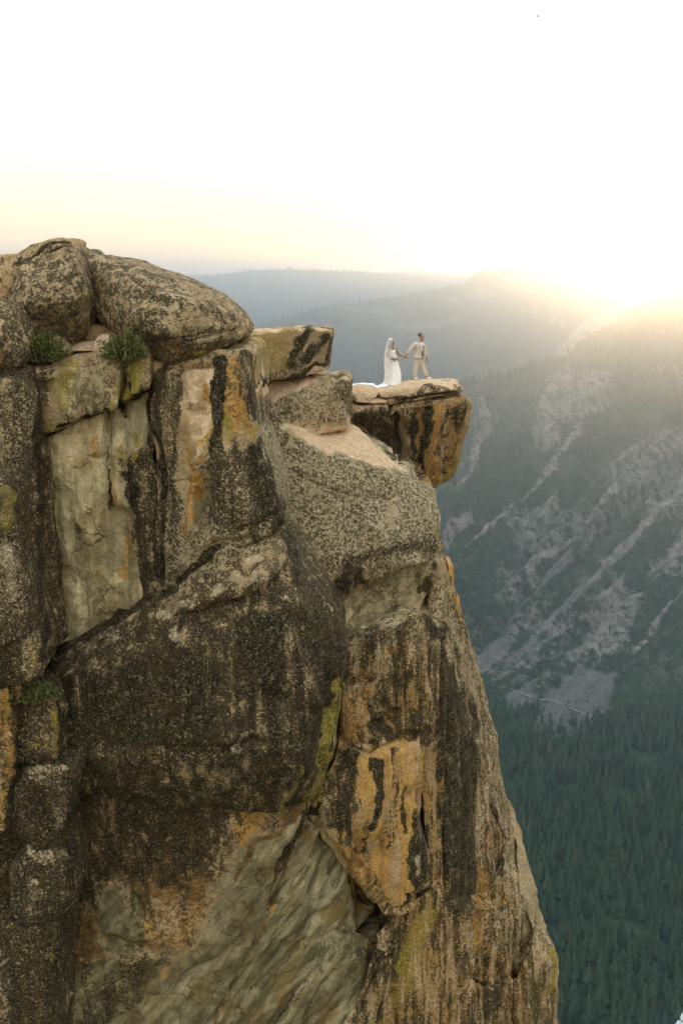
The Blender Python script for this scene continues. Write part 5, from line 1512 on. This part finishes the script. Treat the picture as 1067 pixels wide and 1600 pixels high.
def bride(place):
    P = Fig(613, 597)
    J = {
        'pelvis': P(612.3, 561, 0, .105, .09), 'waist': P(612.3, 553.5, 0, .082, .07), 'chest': P(612.0, 546.5, -.01, .095, .08), 'upper': P(611.6, 542, 0, .085, .06),
        'neck': P(611.0, 538.6, -.005, .04), 'jaw': P(611.6, 535.9, -.015, .048, .05), 'head': P(611.2, 532.8, -.02, .066, .07), 'skull': P(610.6, 530.2, -.01, .06), 'top': P(610.4, 528.8, -.01, .04),
        'chin': P(613.3, 536.4, -.035, .02), 'nose': P(614.4, 533.2, -.05, .012),
        'rsho': P(606.9, 542.6, -.05, .046), 'relb': P(604.0, 552.5, -.10, .035), 'rwri': P(611.5, 557.6, -.19, .024),
        'lsho': P(616.4, 542.3, .02, .044), 'lelb': P(622.8, 551.6, -.02, .035), 'lwri': P(630.0, 554.8, -.07, .025),
        'rhip': P(610, 563, -.02, .08), 'rkne': P(609.6, 578, -.03, .055), 'rank': P(609.5, 592, 0, .035), 'rfoo': P(611.5, 594.6, -.06, .03),
        'lhip': P(615, 563, .02, .08), 'lkne': P(618, 578, 0, .055), 'lank': P(619.5, 592, .02, .035), 'lfoo': P(622, 594.6, -.02, .03),
    }
    B = [('pelvis', 'waist'), ('waist', 'chest'), ('chest', 'upper'), ('upper', 'neck'), ('neck', 'jaw'), ('jaw', 'head'), ('head', 'skull'), ('skull', 'top'), ('jaw', 'chin'), ('head', 'nose'),
         ('upper', 'rsho'), ('rsho', 'relb'), ('relb', 'rwri'), ('upper', 'lsho'), ('lsho', 'lelb'), ('lelb', 'lwri'),
         ('pelvis', 'rhip'), ('rhip', 'rkne'), ('rkne', 'rank'), ('rank', 'rfoo'), ('pelvis', 'lhip'), ('lhip', 'lkne'), ('lkne', 'lank'), ('lank', 'lfoo')]
    hand(J, B, 'lwri', P(632.0, 555.4, -.08)[:3], (1, -.1, -.25), (.1, -.8, .5), 'l', (-.1, .5, -.7))
    hand(J, B, 'rwri', P(613.6, 557.6, -.21)[:3], (.9, -.2, .1), (0, -.4, .9), 'r', (-.3, -.5, -.6))
    body = skinned('person', J, B, SKIN_F, root='pelvis')
    tag(body, 'woman in a long white dress, veil and train, led by the hand', 'person')
    face(body, P(611.3, 533.0, -.02)[:3], (.80, -.58, .08), SKIN_F, .092)
    K = {'a': P(610.0, 530.4, .0, .083, .08), 'b': P(608.4, 535, -.01, .072, .07), 'c': P(608.2, 541, -.03, .055, .045), 'd': P(609.2, 547, -.09, .04, .03)}
    skinned('hair', K, [('a', 'b'), ('b', 'c'), ('c', 'd')], HAIR_B, body, root='a')

    def rg(v, ul, ur, cy, ry): return (((ul + ur) / 2 - P.u0) * MPX, cy, (P.v0 - v) * MPX, (ur - ul) / 2 * MPX, ry)
    rings = [rg(544.6, 607.7, 616.6, -.01, .085), rg(547, 607.2, 617.4, -.012, .105), rg(550, 608.0, 616.8, -.01, .098), rg(553.5, 608.4, 616.3, -.005, .09), rg(558, 607.2, 618.2, 0, .12), rg(563, 606.0, 620.5, 0, .15),
             rg(570, 605.0, 623.0, 0, .18), rg(577, 604.3, 624.8, -.01, .21), rg(584, 604.0, 625.6, -.02, .24), rg(590, 603.4, 625.3, -.03, .27), rg(595, 602.2, 625.2, -.04, .30), rg(597.2, 601.4, 625.8, -.05, .32)]
    # finer rings so that the folds fall smoothly
    fine = []
    for a, b in zip(rings[:-1], rings[1:]):
        for q in range(3): fine.append(tuple(a[i] + (b[i] - a[i]) * q / 3 for i in range(5)))
    fine.append(rings[-1])
    dress = ring_mesh('dress', fine, SATIN, body, .055, 11, 66, thick=.008, seed=1)
    for (a, b) in (((607.6, 542.0, -.06), (609.2, 546.5, -.105)), ((616.0, 541.8, .0), (615.6, 546.5, -.08))):
        K = {'a': P(*a, .022, .018), 'b': P(*b, .035, .02)}
        skinned('strap', K, [('a', 'b')], SATIN, dress, root='a')
    # veil: from the crown of the head down the back to the ground
    VM = veil_material()
    vr = [rg(526.4, 608.8, 612.6, .0, .05), rg(527.2, 606.6, 613.9, .0, .10), rg(529.8, 604.8, 614.4, .0, .135), rg(534, 603.6, 613.6, .0, .15), rg(540, 602.4, 613.4, .0, .16), rg(548, 600.8, 614.6, .0, .20),
          rg(558, 600.0, 615.4, .0, .22), rg(570, 600.2, 615.6, .0, .24), rg(582, 600.8, 615.4, .0, .27), rg(591, 600.4, 614.2, .0, .30), rg(597, 597.5, 613.5, .0, .33)]
    fv = []
    for a, b in zip(vr[:-1], vr[1:]):
        for q in range(3): fv.append(tuple(a[i] + (b[i] - a[i]) * q / 3 for i in range(5)))
    fv.append(vr[-1])
    ring_mesh('veil', fv, VM, body, .05, 10, 44, open_arc=(math.radians(60), math.radians(305)), seed=3)
    # train spread over the rock, following its surface
    V, Fc = [], []
    nx, ny = 40, 12
    for i in range(nx + 1):
        t = i / nx
        u = 606 - (606 - 543) * t
        half = .30 * (1 - t) ** .6 * (1 + .12 * math.sin(t * 17)) + .07
        for j in range(ny + 1):
            w = -1 + 2 * j / ny
            x = (u - P.u0) * MPX
            y = -.02 - .10 * t + w * half
            g = ground(place.x + x, place.y + y)
            z = (g if g is not None else place.z - .02) - place.z
            z += .012 + (1 - t) ** 3 * .10 * (1 - w * w) + (.022 + .02 * (1 - t)) * (1 - abs(w) ** 4) * (.6 + .5 * math.sin(w * 7 + 2.3 * math.sin(t * 4)) + .3 * math.sin(t * 22 + w * 3))
            V.append((x, y, z))
    for i in range(nx):
        for j in range(ny):
            a = i * (ny + 1) + j
            Fc.append((a, a + 1, a + ny + 2, a + ny + 1))
    link('train', mesh_from('train', V, Fc, SATIN), dress)
    # bouquet
    q = bpy.data.objects.new('bouquet', None); COL.objects.link(q)
    c = P(615.4, 555.4, -.26)[:3]
    q.location = place + Vector(c)
    tag(q, 'small bouquet of pale flowers with grey green leaves held against the white dress', 'bouquet')
    r = random.Random(5)
    for i in range(12):
        blob('flower', (r.uniform(-.075, .075), r.uniform(-.05, .04), r.uniform(-.015, .075)), r.uniform(.028, .042), PETAL, q, 9, 7, (1, 1, .85))
    for i in range(9):
        a = r.uniform(0, 6.28)
        blob('leaf', (.075 * math.cos(a), .04 * math.sin(a) - .01, r.uniform(-.10, -.03)), .038, GREENS, q, 7, 5, (1, .5, .6))
    K = {'a': (0, 0, -.02, .022), 'b': (-.01, .03, -.16, .016)}
    skinned('stems', K, [('a', 'b')], GREENS, q, root='a', sub=1)
    return body


GX, GY = at(659, 592, 37.6)[0], 37.6
g_z = max(z for z in (ground(GX + (649.5 - 659) * MPX, GY - .05), ground(GX + (669.5 - 659) * MPX, GY)) if z is not None)
g_body = groom()
g_body.location = (GX, GY, g_z - .018)
BX, BY = at(613, 596, 37.3)[0], 37.3
place = Vector((BX, BY, ground(BX, BY)))
b_body = bride(place)
b_body.location = place
u_, v_ = pix(np.array([[GX, GY, g_z], [BX, BY, place.z]]))
print('feet at', u_.round(1), v_.round(1), 'zmax', max((o.matrix_world @ Vector(c)).z for o in bpy.data.objects if o.type == 'MESH' and o.name != 'haze' for c in o.bound_box), 'verts', sum(len(o.data.vertices) for o in bpy.data.objects if o.type == 'MESH'))
